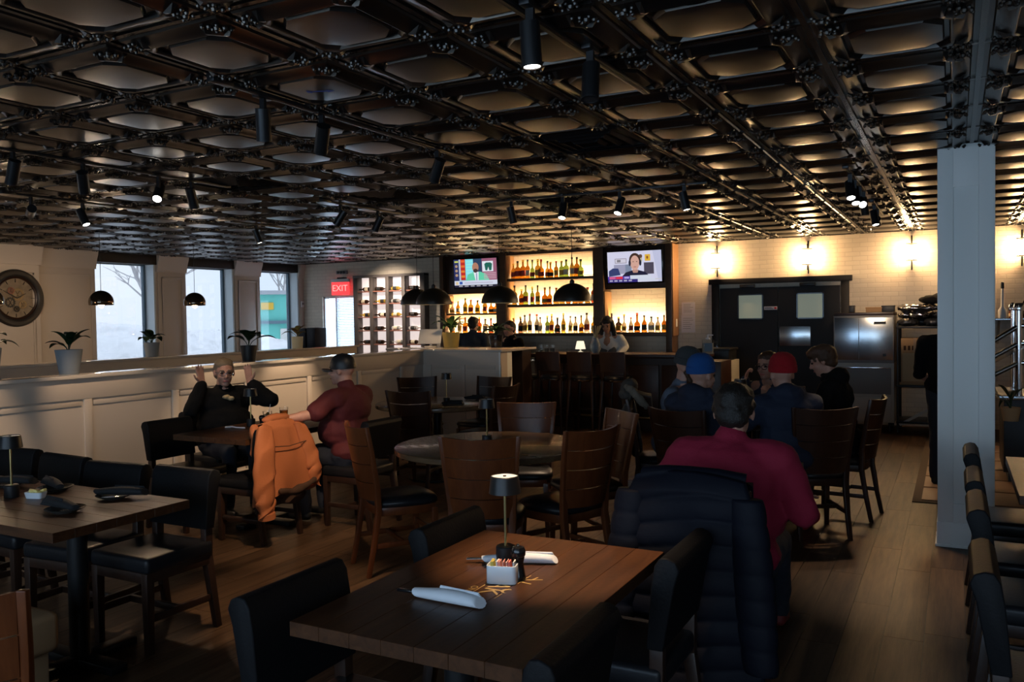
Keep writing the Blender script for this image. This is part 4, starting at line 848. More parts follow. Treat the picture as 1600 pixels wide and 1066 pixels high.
for k, (y, z, r) in enumerate(((.03, .05, .09), (-.08, -.06, .075), (.09, -.09, .06), (-.07, .10, .05), (.0, -.15, .045))):
    m = MB(); n = 28; o_ = [((r if i % 2 else r * .88) * math.cos(2 * PI * i / n), (r if i % 2 else r * .88) * math.sin(2 * PI * i / n)) for i in range(n)]; i_ = [(r * .62 * math.cos(2 * PI * i / n), r * .62 * math.sin(2 * PI * i / n)) for i in range(n)]
    m.ring([[(.012 + .004 * k, y + a, z + b) for a, b in o_], [(.016 + .004 * k, y + a, z + b) for a, b in o_], [(.016 + .004 * k, y + a, z + b) for a, b in i_], [(.012 + .004 * k, y + a, z + b) for a, b in i_]], capa=False, capb=False)
    for a in (0, 1.05, 2.1): m.beam((.014 + .004 * k, y - r * .7 * math.cos(a), z - r * .7 * math.sin(a)), (.014 + .004 * k, y + r * .7 * math.cos(a), z + r * .7 * math.sin(a)), .008, .004, hint=(1, 0, 0))
    m.build('gear', ['gear_brass', 'clockdark', 'gear_brass', 'rack_shelf', 'clockdark'][k], ck, smooth=False)
for k in range(12):
    a = k * PI / 6; MB().beam((.014, .215 * math.sin(a), .215 * math.cos(a)), (.014, .262 * math.sin(a), .262 * math.cos(a)), .012, .006, hint=(1, 0, 0)).build('numeral', 'clockdark', ck, smooth=False)
for a, L in ((1.1, .14), (5.2, .21)): MB().beam((.042, 0, 0), (.042, L * math.sin(a), L * math.cos(a)), .006, .014, .004, .006, hint=(1, 0, 0)).build('hand', 'black', ck, smooth=False)

# ---- wall sconces
def sconce(k, x):
    t = thing('wall_sconce', (x, YB - .12, 2.42), label='glowing clear glass wall sconce, %s' % ['left of the black doors', 'over the black doors', 'right of the black doors', 'at the right edge past the column'][k], cat='sconce', group='wall sconces on the brick wall')
    MB().span(-.010, .010, .100, .118, .11, .24).span(-.010, .010, .100, .118, -.24, -.11).build('backplate', 'blackmetal', t, bevel=.002)
    for s in (-1, 1):
        MB().lathe([(0, 0), (.075, 0), (.075, .008), (0, .008)], n=24, c=(0, 0, s * .115)).build('disc', 'blackmetal', t); MB().beam((0, 0, s * .12), (0, .10, s * .12), .012, .012).build('arm', 'blackmetal', t); MB().cyl((0, 0, s * .12), (0, 0, s * .19), .006, n=8).build('finial', 'blackmetal', t)
    MB().lathe([(.062, -.11), (.064, -.11), (.064, .11), (.062, .11)], n=24).build('glass_shade', 'clear_thin', t)
    MB().lathe([(0, -.085), (.016, -.075), (.036, -.03), (.039, .01), (.028, .05), (.014, .08), (0, .085)], n=16).build('bulb', 'bulb', t)
    lamp('sconce_light', 'POINT', (x, YB - .12, 2.42), 92, WARM, shadow_soft_size=.09)
for k, x in enumerate((-3.24, -1.90, -.53, .78)): sconce(k, x)

# ---- dome pendants over the bar and glass pendants over the booths
def pendant(x, y, rim, R, label):
    t = thing('pendant_lamp', (x, y, 0), label=label, cat='pendant lamp', group='black dome pendants over the bar'); n = 12; hh = R * .92
    pr_ = [(R * math.cos(a), rim + hh * math.sin(a)) for a in [i * (PI / 2 - .10) / n for i in range(n + 1)]]
    MB().lathe(pr_ + [(.03, rim + hh + .02), (0, rim + hh + .022)], n=40).mesh
    MB().ring([[(r * math.cos(2 * PI * i / 40), r * math.sin(2 * PI * i / 40), z) for i in range(40)] for r, z in pr_], capa=False).build('dome', 'dome', t, ang=60)
    MB().ring([[((r - .006) * math.cos(2 * PI * i / 40), (r - .006) * math.sin(2 * PI * i / 40), z - .004) for i in range(40)] for r, z in pr_], capa=False).build('dome_lining', 'dome_in', t, ang=60)
    MB().lathe([(0, rim + hh - .01), (.03, rim + hh - .01), (.03, rim + hh + .03), (.012, rim + hh + .05), (0, rim + hh + .05)], n=16).build('socket', 'blackmetal', t)
    MB().cyl((0, 0, rim + hh + .04), (0, 0, H - .02), .004, n=6).build('cord', 'black', t); MB().lathe([(0, H - .03), (.06, H - .03), (.06, H - .002), (0, H - .002)], n=20).build('canopy', 'blackmetal', t)
    MB().ell((0, 0, rim + .12), (.035, .035, .045)).build('bulb', 'lampshade_lit', t)
    lamp('pendant_light', 'SPOT', (x, y, rim + .07), 9, WARM, spot_size=2.3, spot_blend=.6, aim=(x, y, 0), shadow_soft_size=.05)
pendant(-4.26, 9.66, 1.80, .245, 'black dome pendant in front of the middle bottle shelves'); pendant(-5.28, 9.62, 1.80, .245, 'black dome pendant in front of the left television'); pendant(-6.30, 9.60, 1.80, .245, 'black dome pendant with light reflected on it beside the wine rack'); pendant(-7.05, 10.3, 1.82, .25, 'black dome pendant half hidden at the wine rack')
for k, (x, y) in enumerate(((-9.04, 6.54), (-9.0, 7.90), (-9.0, 5.2), (-9.0, 3.8))):  # last two pendants are added out of view to light the clock wall
    t = thing('glass_pendant', (x, y, 0), label=['smoked glass globe pendant in front of the first window', 'smoked glass globe pendant in front of the middle window', 'added smoked glass globe pendant over the booths, unseen, for light on the clock wall', 'added smoked glass globe pendant farthest left, unseen, for light on the clock wall'][k], cat='pendant lamp', group='smoked glass pendants'); R = .14; zc = 1.865
    pr_ = [(R * math.sin(a), zc + R * math.cos(a)) for a in [.08 + i * 1.75 / 12 for i in range(13)]]
    MB().ring([[(r * math.cos(2 * PI * i / 28), r * math.sin(2 * PI * i / 28), z) for i in range(28)] for r, z in pr_], capb=False).build('globe', 'smoke', t, ang=60)
    MB().cyl((0, 0, zc + R), (0, 0, H - .02), .003, n=6).build('cord', 'black', t); MB().lathe([(0, H - .03), (.05, H - .03), (.05, H - .002), (0, H - .002)], n=18).build('canopy', 'blackmetal', t); MB().ell((0, 0, zc - .03), (.032, .032, .04)).build('bulb', 'bulb', t)
    lamp('pendant_light', 'POINT', (x, y, zc - .10), 8, SPOTC, shadow_soft_size=.03)

# ---- bar counter, stools
bar = thing('bar_counter', (-5.05, 11.0, 0), label='dark wood bar counter behind the stools', cat='bar')
MB().span(-.45, 2.0, .06, .55, 0, 1.02).build('body', 'espresso', bar); MB().span(-.48, 2.08, -.08, .62, 1.02, 1.07).build('countertop', 'cherry_dark', bar, bevel=.008)
for k in range(5): MB().span(-.42 + k * .48, .02 + k * .48, .035, .06, .16, .92).build('panel', 'cherry_dark', bar, bevel=.008)
MB().tube([(-.45, -.06, .2), (2.0, -.06, .2)], .02, 12).build('foot_rail', 'brass', bar); MB().span(1.98, 2.32, .02, .6, 0, .98).build('end_cabinet', 'cherry_dark', bar, bevel=.006)
def stool():
    t = thing('bar_stool', cat='stool'); MB().lathe([(0, .72), (.19, .72), (.20, .735), (.20, .745), (0, .745)], n=28).build('seat_ring', 'chrome', t); MB().lathe([(0, .74), (.195, .745), (.20, .765), (.185, .79), (0, .80)], n=28).build('seat', 'leather_seat', t)
    for s in (-1, 1):
        m = MB(); m.beam((-.17, s * .16, .74), (-.225, s * .165, 1.11), .03, .034, .026, .026).beam((-.16, s * .16, .74), (-.23, s * .20, 0), .036, .036, .03, .03); m.build('leg', 'espresso', t, bevel=.003); MB().beam((.15, s * .15, .73), (.20, s * .20, 0), .036, .036, .03, .03).build('leg', 'espresso', t, bevel=.003)
        MB().beam((.19, s * .185, .26), (-.20, s * .185, .26), .02, .03).build('foot_rest', 'espresso', t)
    MB().beam((.185, -.18, .30), (.185, .18, .30), .03, .02, hint=(0, 0, 1)).build('foot_rest', 'espresso', t)
    m = MB(); rs = []
    for z, e in ((.86, 0), (1.0, -.02), (1.10, -.035), (1.125, -.04)):
        rs.append([(-.185 + e - .03 * (1 - (u / .175) ** 2), u, z) for u in (-.175, -.09, 0, .09, .175)] + [(-.205 + e - .03 * (1 - (u / .175) ** 2), u, z) for u in (.175, .09, 0, -.09, -.175)])
    m.ring(rs).build('backrest', 'espresso', t, ang=50)
    for u in (-.09, 0, .09): MB().ell((-.222, u, .895), (.006, .008, .008), n=8, m=5).build('stud', 'chrome', t)
    return t
ST = stool()
for k, x in enumerate((-5.42, -4.97, -4.50, -4.02)): place(ST, (x, 10.62, 0), PI / 2, 'dark bar stool with chrome seat ring, %s from the half wall end' % ORD[k], 'bar stools along the counter')
# bar top items
jg = thing('sanitizer_jug', (-2.92, 11.15, 1.07), .4, label='clear pump jug with blue label at the right end of the bar', cat='jug'); jg.location = (-2.95, 11.2, 1.07)
MB().prism(rrect(.15, .10, .03), 0, .20).build('jug', 'clear_thin', jg, bevel=.006); MB().prism(rrect(.142, .092, .027), .005, .15).build('gel', 'liq_clear_liq', jg); MB().span(-.05, .05, -.054, -.0505, .04, .15).build('paper_label', 'frame_blue', jg); MB().tube([(.075, 0, .05), (.12, 0, .06), (.12, 0, .16), (.07, 0, .17)], .012, 8).build('handle', 'clear_thin', jg)
m = MB(); m.cyl((0, 0, .20), (0, 0, .26), .012).cyl((0, 0, .20), (0, 0, .22), .03).beam((0, 0, .26), (.07, 0, .255), .018, .014); m.build('pump', 'white', jg)
lm_ = thing('mini_lamp', (-4.82, 11.2, 1.07), label='small white shaded lamp on the bar behind the stools', cat='lamp'); MB().lathe([(0, 0), (.045, 0), (.04, .02), (.012, .03), (.012, .07), (0, .07)], n=18).build('base', 'porcelain', lm_); MB().lathe([(.075, .06), (.077, .06), (.05, .175), (.048, .175)], n=24).build('shade', 'lampshade_lit', lm_)
for k in range(11):
    x = -5.62 + .085 * k if k < 7 else -3.25 + .1 * (k - 7); y = 11.98 if k < 7 else 12.3
    g = thing('stem_glass', (x, y, .905), label='upturned stemmed glass, %s %s' % (ORD[k if k < 7 else k - 7], 'along the back bar worktop from the left' if k < 7 else 'right of the bartender on the worktop'), cat='glass', group='upturned glasses')
    g.location.y = 12.5; g.location.z = .90
    MB().lathe([(.036, .0), (.038, .03), (.034, .075), (.012, .105), (.004, .115), (.004, .165), (.033, .172), (.033, .176), (0, .176)], n=16).build('bowl', 'clear_thin', g)
for k in range(3): tumbler(-5.35 + .09 * k, 10.98, 1.07, .13, .036, 'liq_clear_liq', .6 if k else .4, 'water glass on the bar front edge, %s from the half wall' % ORD[k], 'water glasses on the bar')
vs = thing('grass_vase', (-4.62, 11.3, 1.07), label='grey round vase with dried grasses in front of the bartender', cat='vase'); MB().lathe([(0, 0), (.045, 0), (.075, .06), (.075, .12), (.035, .19), (.03, .22), (.024, .22), (0, .2)], n=22).build('vase', 'pot_grey', vs); mat('dry', (.45, .34, .18), .8)
for k in range(9): a = rb.random() * 6; MB().tube([(0, 0, .18), (.03 * math.cos(a), .03 * math.sin(a), .28), (.08 * math.cos(a), .08 * math.sin(a), .36 + .06 * rb.random())], .004, 5, .009).build('grass_stem', 'dry', vs)
pos = thing('point_of_sale', (-6.62, 9.98, CT), .25, label='white angled till screen on the counter corner', cat='till'); MB().lathe([(0, 0), (.09, 0), (.085, .015), (0, .018)], n=24).build('base', 'white', pos); MB().beam((0, .02, .015), (0, .05, .14), .06, .02).build('stand', 'white', pos, bevel=.004); MB().box((0, .0, .15), (.34, .02, .23), M=Matrix.Rotation(-.45, 3, 'X')).build('screen_back', 'porcelain', pos, bevel=.008)
rd = thing('card_reader', (-6.30, 10.08, CT), .3, label='small green lit card reader beside the till', cat='card reader'); MB().box((0, 0, .04), (.13, .09, .07), M=Matrix.Rotation(-.5, 3, 'X')).build('body', 'white', rd, bevel=.01); mat('green_lit', (.3, .8, .4), .4, emit=(.30, .95, .45), es=.7); MB().box((-.0, -.03, .075), (.09, .004, .05), M=Matrix.Rotation(-.5, 3, 'X')).build('display', 'green_lit', rd)

# ---- plants
def leaf_mesh(L, w, droop, m, parent, M):
    n = 7; vs = []; fs = []
    for i in range(n + 1):
        u = i / n; ww = w * math.sin(PI * min(1, u * .93 + .07)) ** .8 * (1 - .15 * u); z = u * L * .55 - droop * u * u * L; x = u * L * (1 - .12 * u)
        vs += [(x, -ww, z + ww * .25), (x, 0, z), (x, ww, z + ww * .25)]
    for i in range(n):
        for j in (0, 1): fs.append((i * 3 + j, i * 3 + j + 1, i * 3 + j + 4, i * 3 + j + 3))
    k = len(vs); vs += [(x, y, z - .002) for x, y, z in vs]; fs += [tuple(i + k for i in reversed(f)) for f in fs]
    b = MB(); b.add(vs, fs); o = b.build('leaf', m, parent, ang=80); o.matrix_local = M; return o
def potted(x, y, z, pot, ph, pr0, pr1, leaves, L, w, lm, label, seed, glassy=False):
    r = random.Random(seed); t = thing('potted_plant', (x, y, z), label=label, cat='plant', group='plants on the ledges')
    MB().lathe([(0, 0), (pr0, 0), (pr0 * 1.02, .01), (pr1, ph - .005), (pr1, ph), (pr1 - .012, ph), (pr1 - .018, ph - .03), (0, ph - .03)], n=28).build('pot', pot, t); MB().lathe([(0, ph - .035), (pr1 - .016, ph - .03), (0, ph - .02)], n=18).build('soil', 'soil', t)
    for k in range(leaves):
        a = 2 * PI * k / leaves + r.uniform(-.3, .3); p = r.uniform(-.05, .65); l = L * r.uniform(.7, 1.1); M = Matrix.Translation((0, 0, ph - .02)) @ Matrix.Rotation(a, 4, 'Z') @ Matrix.Rotation(-p, 4, 'Y')
        MB().tube([(0, 0, 0), (l * .15, 0, l * .25), (l * .28, 0, l * .35)], .004, 5).build('stalk', lm, t).matrix_local = M
        leaf_mesh(l, w * r.uniform(.8, 1.1), r.uniform(.35, .95), lm, t, M @ Matrix.Translation((l * .26, 0, l * .33)))
potted(-6.47, 4.37, CT, 'pot_grey', .20, .075, .105, 9, .20, .045, 'leaf_dark', 'broad leaved plant in tall grey pot, nearest the clock', 1); potted(-8.62, 6.90, CT, 'pot_grey', .17, .07, .09, 7, .20, .06, 'leaf_dark', 'dark leaved plant in small grey pot in front of the first window', 2); potted(-6.47, 6.36, CT, 'black', .16, .065, .085, 8, .24, .06, 'leaf_dark', 'dark drooping plant in black pot beside the second window', 3)
potted(-8.60, 9.42, CT, 'pot_cream', .17, .075, .085, 10, .19, .045, 'leaf_pale', 'yellow green plant in cream pot in front of the corner window', 4); potted(-8.55, 4.95, CT, 'pot_grey', .18, .07, .09, 7, .24, .05, 'leaf_dark', 'dark leaved plant cut by the left edge', 5)
potted(-6.22, 9.90, CT, 'pot_mustard', .21, .10, .125, 14, .27, .045, 'leaf', 'striped green plant in mustard pot on the counter corner', 6); potted(-5.50, 9.90, CT, 'blackgloss', .17, .075, .10, 16, .22, .04, 'leaf_dark', 'bushy plant in dark glass bowl at the half wall end', 7)

# ================================================================ TRACK LIGHTS
def head(x, y, aim, lit, label, e=0., size=.62):
    t = thing('track_spotlight', (x, y, H - .03), label=label, cat='spotlight', group='black track spotlights')
    p = Vector((0, 0, -.13)); d = (Vector(aim) - Vector((x, y, H - .16))).normalized()
    MB().span(-.02, .02, -.05, .05, -.012, .012).build('adapter', 'blackmetal', t, bevel=.003); MB().beam((.0, 0, -.01), (0, 0, -.11), .016, .03).build('yoke', 'blackmetal', t)
    a, b = p - d * .07, p + d * .075; MB().tube([a, a + d * .01, b], .036, 20, .036).build('can', 'blackmetal', t)
    M = d.to_track_quat('Z', 'Y').to_matrix()
    MB().lathe([(.030, 0), (.037, 0), (.037, .008), (.030, .008)], n=20, M=M, c=b).build('bezel', 'black', t); MB().lathe([(0, .001), (.030, .001), (.030, .004), (0, .004)], n=20, M=M, c=b).build('lens', 'spot_lens' if lit else 'slate', t)
    if lit: lamp('spot_beam', 'SPOT', Vector((x, y, H - .03)) + b + d * .02, e * 2.6, SPOTC, spot_size=size, spot_blend=.7, aim=aim, shadow_soft_size=.028)
def track(x0, y0, x1, y1, label):
    t = thing('light_track', ((x0 + x1) / 2, (y0 + y1) / 2, H - .02), math.atan2(y1 - y0, x1 - x0), label=label, cat='light track', group='black ceiling light tracks'); L = math.hypot(x1 - x0, y1 - y0)
    MB().span(-L / 2, L / 2, -.018, .018, -.018, .0).build('rail', 'blackmetal', t, bevel=.002); MB().span(-L / 2, L / 2, -.006, .006, -.0195, -.0175).build('slot', 'black', t, smooth=False); MB().span(-L / 2 - .02, -L / 2 + .1, -.022, .022, -.022, .018).build('feed_box', 'blackmetal', t, bevel=.003)
track(-1.36, 2.3, -1.32, 3.92, 'light track over the foreground table'); track(-2.92, 2.7, -2.92, 4.9, 'light track left of the foreground table'); track(-5.15, 2.9, -5.15, 4.9, 'light track over the long set table'); track(-6.85, 4.1, -6.85, 5.4, 'light track over the half wall'); track(-5.05, 5.9, -5.05, 7.2, 'light track over the rear round table'); track(-3.9, 6.85, -1.8, 6.85, 'light track running across before the bar'); track(-.72, 6.7, -.72, 8.3, 'light track over the walkway by the column'); track(-6.9, 6.6, -6.9, 7.4, 'light track above the far end of half wall'); track(-.72, 8.9, -.72, 10.3, 'light track near the brick wall')
HD = [(-1.30, 2.62, (-1.22, 2.66, .76), 1, 75, 'lit spotlight above the foreground table'), (-1.30, 3.16, (-1.2, 2.6, 0), 0, 0, 'unlit spotlight beside the lit one over the foreground table'), (-2.94, 3.02, (-3.4, 3.6, 0), 1, 60, 'lit spotlight over the aisle left of centre'), (-5.15, 3.15, (-6.3, 3.4, .4), 1, 42, 'lit spotlight at the left edge of the picture'), (-5.15, 3.62, (-6.35, 4.7, .5), 1, 36, 'lit spotlight next to the left edge one'),
      (-6.85, 4.33, (-11.4, 6.6, 1.5), 1, 70, 'small lit spotlight low at the left edge'), (-6.85, 4.80, (-5.8, 5.0, .5), 1, 16, 'small lit spotlight above the first potted plant'), (-5.05, 6.72, (-6.2, 6.7, .6), 1, 70, 'lit spotlight over the rear round table'), (-6.9, 6.95, (-6.35, 7.4, .5), 1, 26, 'lit spotlight over the half wall before the windows'), (-3.10, 6.85, (-3.0, 5.8, .3), 1, 34, 'lit spotlight left on the cross track'), (-2.56, 6.85, (-2.85, 5.5, 0), 1, 28, 'lit spotlight in the middle of the cross track'), (-1.99, 6.85, (-1.55, 6.9, .7), 1, 9, 'lit spotlight right on the cross track'),
      (-.72, 7.0, (-.32, 5.6, 0), 1, 40, 'first of three lit spotlights by the column'), (-.72, 7.35, (-.30, 6.0, 0), 1, 26, 'second of three lit spotlights by the column'), (-.72, 7.75, (.60, 5.0, .7), 1, 7, 'third of three lit spotlights by the column'), (-.72, 9.6, (-.75, 12.9, 1.75), 1, 60, 'spotlight turned to the brick wall beside the column'), (-.72, 9.2, (-.2, 8.6, .0), 1, 18, 'lit spotlight nearest the brick wall'),
      (-2.92, 3.42, (-4.28, 4.5, .45), 1, 75, 'spotlight left of centre turned towards the orange jacket'), (-2.92, 4.52, (-4.0, 5.1, .9), 1, 14, 'slim spotlight in the ceiling middle turned away from us'), (-5.05, 6.15, (-6.3, 5.7, .6), 1, 46, 'lit spotlight towards the exit sign'), (-5.15, 4.52, (-5.35, 5.15, 1.0), 1, 16, 'lit spotlight over the couple'), (-5.15, 4.22, (-3.9, 2.62, .76), 1, 26, 'lit spotlight fourth along the left track'), (-3.62, 6.85, (-3.4, 7.6, 0), 0, 0, 'unlit spotlight at the left end of the cross track'), (-.72, 8.1, (-.4, 8.9, 0), 0, 0, 'unlit spotlight at the end of the column track')]
for x, y, a, lit, e, lb in HD: head(x, y, a, lit, lb, e)

# ================================================================ SERVICE AREA ON THE RIGHT
ic = thing('ice_machine', (-1.09, 12.15, 0), label='stainless steel ice machine between black doors and shelf', cat='ice machine')
MB().span(-.375, .375, 0, .70, .92, 1.56).build('head_unit', 'kitchen_grey', ic, bevel=.006); MB().span(-.365, .365, -.008, 0, .96, 1.53).build('front_panel', 'steel', ic, bevel=.003); MB().span(-.375, .375, -.01, .70, 1.56, 1.60).build('lid', 'espresso', ic, bevel=.004)
MB().span(-.375, .375, .02, .72, .12, .92).build('bin', 'ice_white', ic, bevel=.006); MB().span(-.34, .34, .0, .02, .50, .86).build('bin_door', 'kitchen_grey', ic, bevel=.006); MB().span(-.34, .34, -.012, .0, .845, .865).build('handle', 'chrome', ic, bevel=.004); MB().span(-.34, .34, .0, .02, .15, .46).build('lower_panel', 'ice_white', ic, bevel=.006)
MB().span(.13, .28, -.011, -.008, 1.44, 1.475).build('badge', 'black', ic); MB().span(.24, .28, -.011, -.008, 1.01, 1.045).build('switch', 'black', ic); MB().span(-.06, -.052, -.010, -.008, .97, 1.52).build('panel_seam', 'kitchen_grey', ic)
for sx in (-.32, .32):
    for sy in (.08, .64): MB().cyl((sx, sy, 0), (sx, sy, .13), .02, n=10).build('leg', 'blackmetal', ic)
for k, (x, w_, h_, m) in enumerate(((-1.26, .07, .10, 'black'), (-.98, .20, .07, 'card'), (-.80, .16, .09, 'black'))):
    t = thing(['phone_stand', 'cardboard_tray', 'black_box'][k], (x, 12.45, 1.60), label=['small black gadget on the ice machine top', 'low brown tray on the ice machine top', 'small black box on the ice machine corner'][k], cat=['gadget', 'tray', 'box'][k]); MB().span(-w_ / 2, w_ / 2, -.06, .06, 0, h_).build('body', m, t, bevel=.006); MB().span(-w_ / 2 - .004, w_ / 2 + .004, -.064, .064, h_ - .02, h_).build('lid', m, t, bevel=.003)
sf = thing('storage_shelf', (-.25, 12.45, 0), label='dark storage rack with foil bags and cartons beside the ice machine', cat='shelving')
for sx in (-.42, .42):
    for sy in (-.28, .30): MB().cyl((sx, sy, 0), (sx, sy, 1.45), .016, n=10).build('post', 'blackmetal', sf)
for z in (.12, .60, 1.38): MB().span(-.44, .44, -.30, .32, z, z + .03).build('shelf', 'blackmetal', sf, bevel=.004)
MB().beam((-.40, -.29, .10), (.40, -.29, .60), .035, .008, hint=(0, 0, 1)).build('brace', 'ice_white', sf)
for k, (x, w_) in enumerate(((-.47, .33), (-.10, .34))):
    t = thing('carton', (x, 12.40, .63), label='brown cardboard carton on the storage rack, %s' % ['next to the ice machine', 'behind the standing server'][k], cat='box', group='cartons on the rack'); MB().span(-w_ / 2, w_ / 2, -.17, .17, 0, .62).build('box_body', 'card', t, bevel=.004); MB().span(-w_ / 2 + .02, w_ / 2 - .03, -.174, -.17, .05, .42).build('pasted_label', 'card_label', t); MB().span(-.015, .015, -.173, .1, .44, .624).build('tape', 'tan_vinyl', t)
    m = MB()
    for i in range(5): m.span(-w_ * .4 + i * .05, -w_ * .4 + i * .05 + .03, -.172, -.169, .46, .52)
    m.build('stencil', 'duck_dark', t)
rf = random.Random(5)
for k in range(3):
    m = MB()
    for i in range(10): m.ell((rf.uniform(-.33, .36), rf.uniform(-.18, .2), .05), (.13, .12, .05), n=10, m=6)
    blob(m, 'foil_bag', 'foil' if k != 0 else 'foil_dark', vox=.018, sm=2, fold=.05, tex=TEX2, dec=.6, label='crumpled silver delivery bag on the rack, %s of the pile' % ['bottom', 'middle', 'top'][k], cat='bag', group='silver bags on the rack').location = (-.24, 12.42, 1.41 + .095 * k)
m = MB().ell((-.05, 0, .06), (.17, .12, .06)).ell((.07, .02, .09), (.13, .10, .07)).cap((-.16, 0, .05), .03, (.15, .04, .15), .03)
bg_ = thing('black_garment', (-.22, 12.38, 1.695), label='folded black garment with small white logo on the silver bags', cat='clothing'); blob(m, 'cloth', 'knit_black', bg_, vox=.012, fold=.04, dec=.6); MB().beam((.02, -.115, .08), (.05, -.118, .12), .012, .003, hint=(1, 0, 0)).beam((.05, -.118, .12), (.085, -.11, .09), .012, .003, hint=(1, 0, 0)).build('logo', 'white', bg_)
# chrome sneeze guard and service counter past the column
bf = thing('service_counter', (.30, 8.8, 0), label='chrome railed service counter at the right edge behind the column', cat='counter')
MB().span(.10, 1.5, .15, 1.0, .10, .78).build('cabinet', 'black', bf, bevel=.006); MB().span(.06, 1.55, .08, 1.05, .78, .82).build('worktop', 'steel', bf, bevel=.006); MB().span(.14, 1.46, .2, .95, 0, .10).build('plinth', 'black', bf)
for y in (.15, .95): MB().cyl((.22, y, .82), (.22, y, 1.62), .028, n=16).build('post', 'chrome', bf); MB().lathe([(0, 1.60), (.045, 1.60), (.05, 1.63), (.035, 1.67), (0, 1.67)], n=20, c=(.22, y, 0)).build('post_cap', 'chrome', bf)
for z, dz in ((1.46, -.22), (1.30, -.2), (1.12, -.18)): MB().tube([(.22, .15, z), (-.10, .10, z + dz)], .022, 12).build('rail', 'chrome', bf); MB().tube([(.22, .15, z), (1.4, .15, z)], .022, 12).build('rail', 'chrome', bf)
MB().box((.12, .55, 1.18), (.50, .9, .008), M=Matrix.Rotation(-.55, 3, 'Y')).build('glass_guard', 'clear_thin', bf)
for k in range(3): MB().span(.3 + k * .36, .62 + k * .36, .3, .85, .821, .86).build('food_pan', 'chrome', bf, bevel=.01)
potted(.44, 8.62, .62, 'card', .12, .06, .08, 9, .26, .02, 'leaf_dark', 'small trailing plant at the service counter end', 8)
bs_ = thing('spray_bottle', (.54, 12.45, 1.50), label='white bottle with long black neck on the wall shelf past the column', cat='bottle'); MB().lathe([(0, 0), (.05, 0), (.05, .10), (.02, .15), (.018, .30), (.012, .40), (0, .40)], n=16).build('body', 'white', bs_); MB().lathe([(.014, .38), (.022, .39), (.018, .46), (0, .47)], n=12).build('nozzle', 'black', bs_)
ws = thing('wall_shelf', (1.0, YB, 1.47), label='wall shelf with bottles at the right edge', cat='shelf'); MB().span(-.7, 1.2, -.55, 0, 0, .03).build('board', 'steel', ws, bevel=.004)
for x in (-.5, .9): MB().beam((x, -.48, 0), (x, -.02, -.3), .03, .03, hint=(1, 0, 0)).build('bracket', 'steel', ws)
bottle(.80, 12.5, 1.50, 1, .045, .34, 'dark_liq', 'lab_black', 'capblack', 'tall dark bottle on the wall shelf at right edge', 'bottles on the wall shelf'); bottle(.66, 12.6, 1.50, 2, .04, .2, 'red_liq', 'lab_cream', 'capblack', 'short reddish bottle beside the white spray bottle', 'bottles on the wall shelf')
bx = thing('storage_bin', (-3.15, 12.5, 0), label='black crate on a stand left of the kitchen doors', cat='crate'); MB().span(-.22, .22, -.2, .3, .92, 1.08).build('crate', 'black', bx, bevel=.01); MB().span(-.25, .25, -.25, .33, 0, .92).build('cabinet', 'ice_white', bx, bevel=.006); MB().span(-.24, .24, -.22, .32, 1.07, 1.10).build('rim', 'black', bx, bevel=.006); MB().span(-.22, .22, -.262, -.25, .1, .85).build('cabinet_door', 'ice_white', bx, bevel=.006)
sb_ = thing('stacked_bins', (-10.6, 12.0, .0), label='dark stacked booster seats by the corner window', cat='booster seats'); MB().span(-.22, -.01, -.16, .16, 1.08, 1.46).build('booster_seat', 'navy_leather', sb_, bevel=.02); MB().span(.01, .22, -.16, .16, 1.08, 1.47).build('booster_seat', 'navy_leather', sb_, bevel=.02); MB().span(-.36, .46, -.22, .22, 1.04, 1.08).build('stand_top', 'espresso', sb_, bevel=.004); MB().span(-.24, .34, -.18, .18, 0, 1.04).build('stand', 'espresso', sb_, bevel=.004)

# blue arrow sticker stuck to one ceiling tile
ar = thing('arrow_sticker', (-2.646, 3.097, H - .0295), .35, label='small blue arrow sticker on a ceiling tile', cat='sticker'); mat('blue_ink', (.03, .06, .30), .5)
MB().span(-.05, .03, -.006, .006, -.001, 0).build('arrow_shaft', 'blue_ink', ar, smooth=False); MB().prism([(.03, -.02), (.065, 0), (.03, .02)], -.001, 0).build('arrow_head', 'blue_ink', ar, smooth=False); MB().prism([(-.065, -.022), (-.04, -.004), (-.05, .02), (-.07, .012)], -.001, 0).build('arrow_tail', 'blue_ink', ar, smooth=False)

# ================================================================ PEOPLE
def hand(mb, W_, d, n, side, curl=.35, s=1.):
    """palm and five fingers; d along the fingers, n out of the palm's front, side=+1 thumb on d x n"""
    W_, d, n = Vector(W_), Vector(d).normalized(), Vector(n); n = (n - d * n.dot(d)).normalized(); k = d.cross(n) * side
    for o in (-.026, -.009, .009, .026): mb.cap(W_ + d * .012 * s + k * o * .7 * s, .0125 * s, W_ + d * .082 * s + k * o * s, .0115 * s)
    for o, L in ((.029, .068), (.010, .078), (-.010, .072), (-.028, .056)):
        p = W_ + d * .084 * s + k * o * s; a = curl * .5 - .1; q = d + k * o * 3.2; q.normalize(); r = .0098
        for seg in range(3):
            dir_ = (q * math.cos(a) + n * math.sin(a)).normalized(); e = p + dir_ * L * s * (.42, .33, .25)[seg]; mb.cap(p, r * s, e, (r - .0012) * s); p = e; r -= .0012; a += curl
    p = W_ + d * .022 * s + k * .028 * s; q = (d * .62 + k * .75 + n * .25).normalized(); e = p + q * .042 * s; mb.cap(p, .013 * s, e, .0108 * s); f = e + (q + d * .6 + n * curl * .4).normalized() * .034 * s; mb.cap(e, .0105 * s, f, .0085 * s)
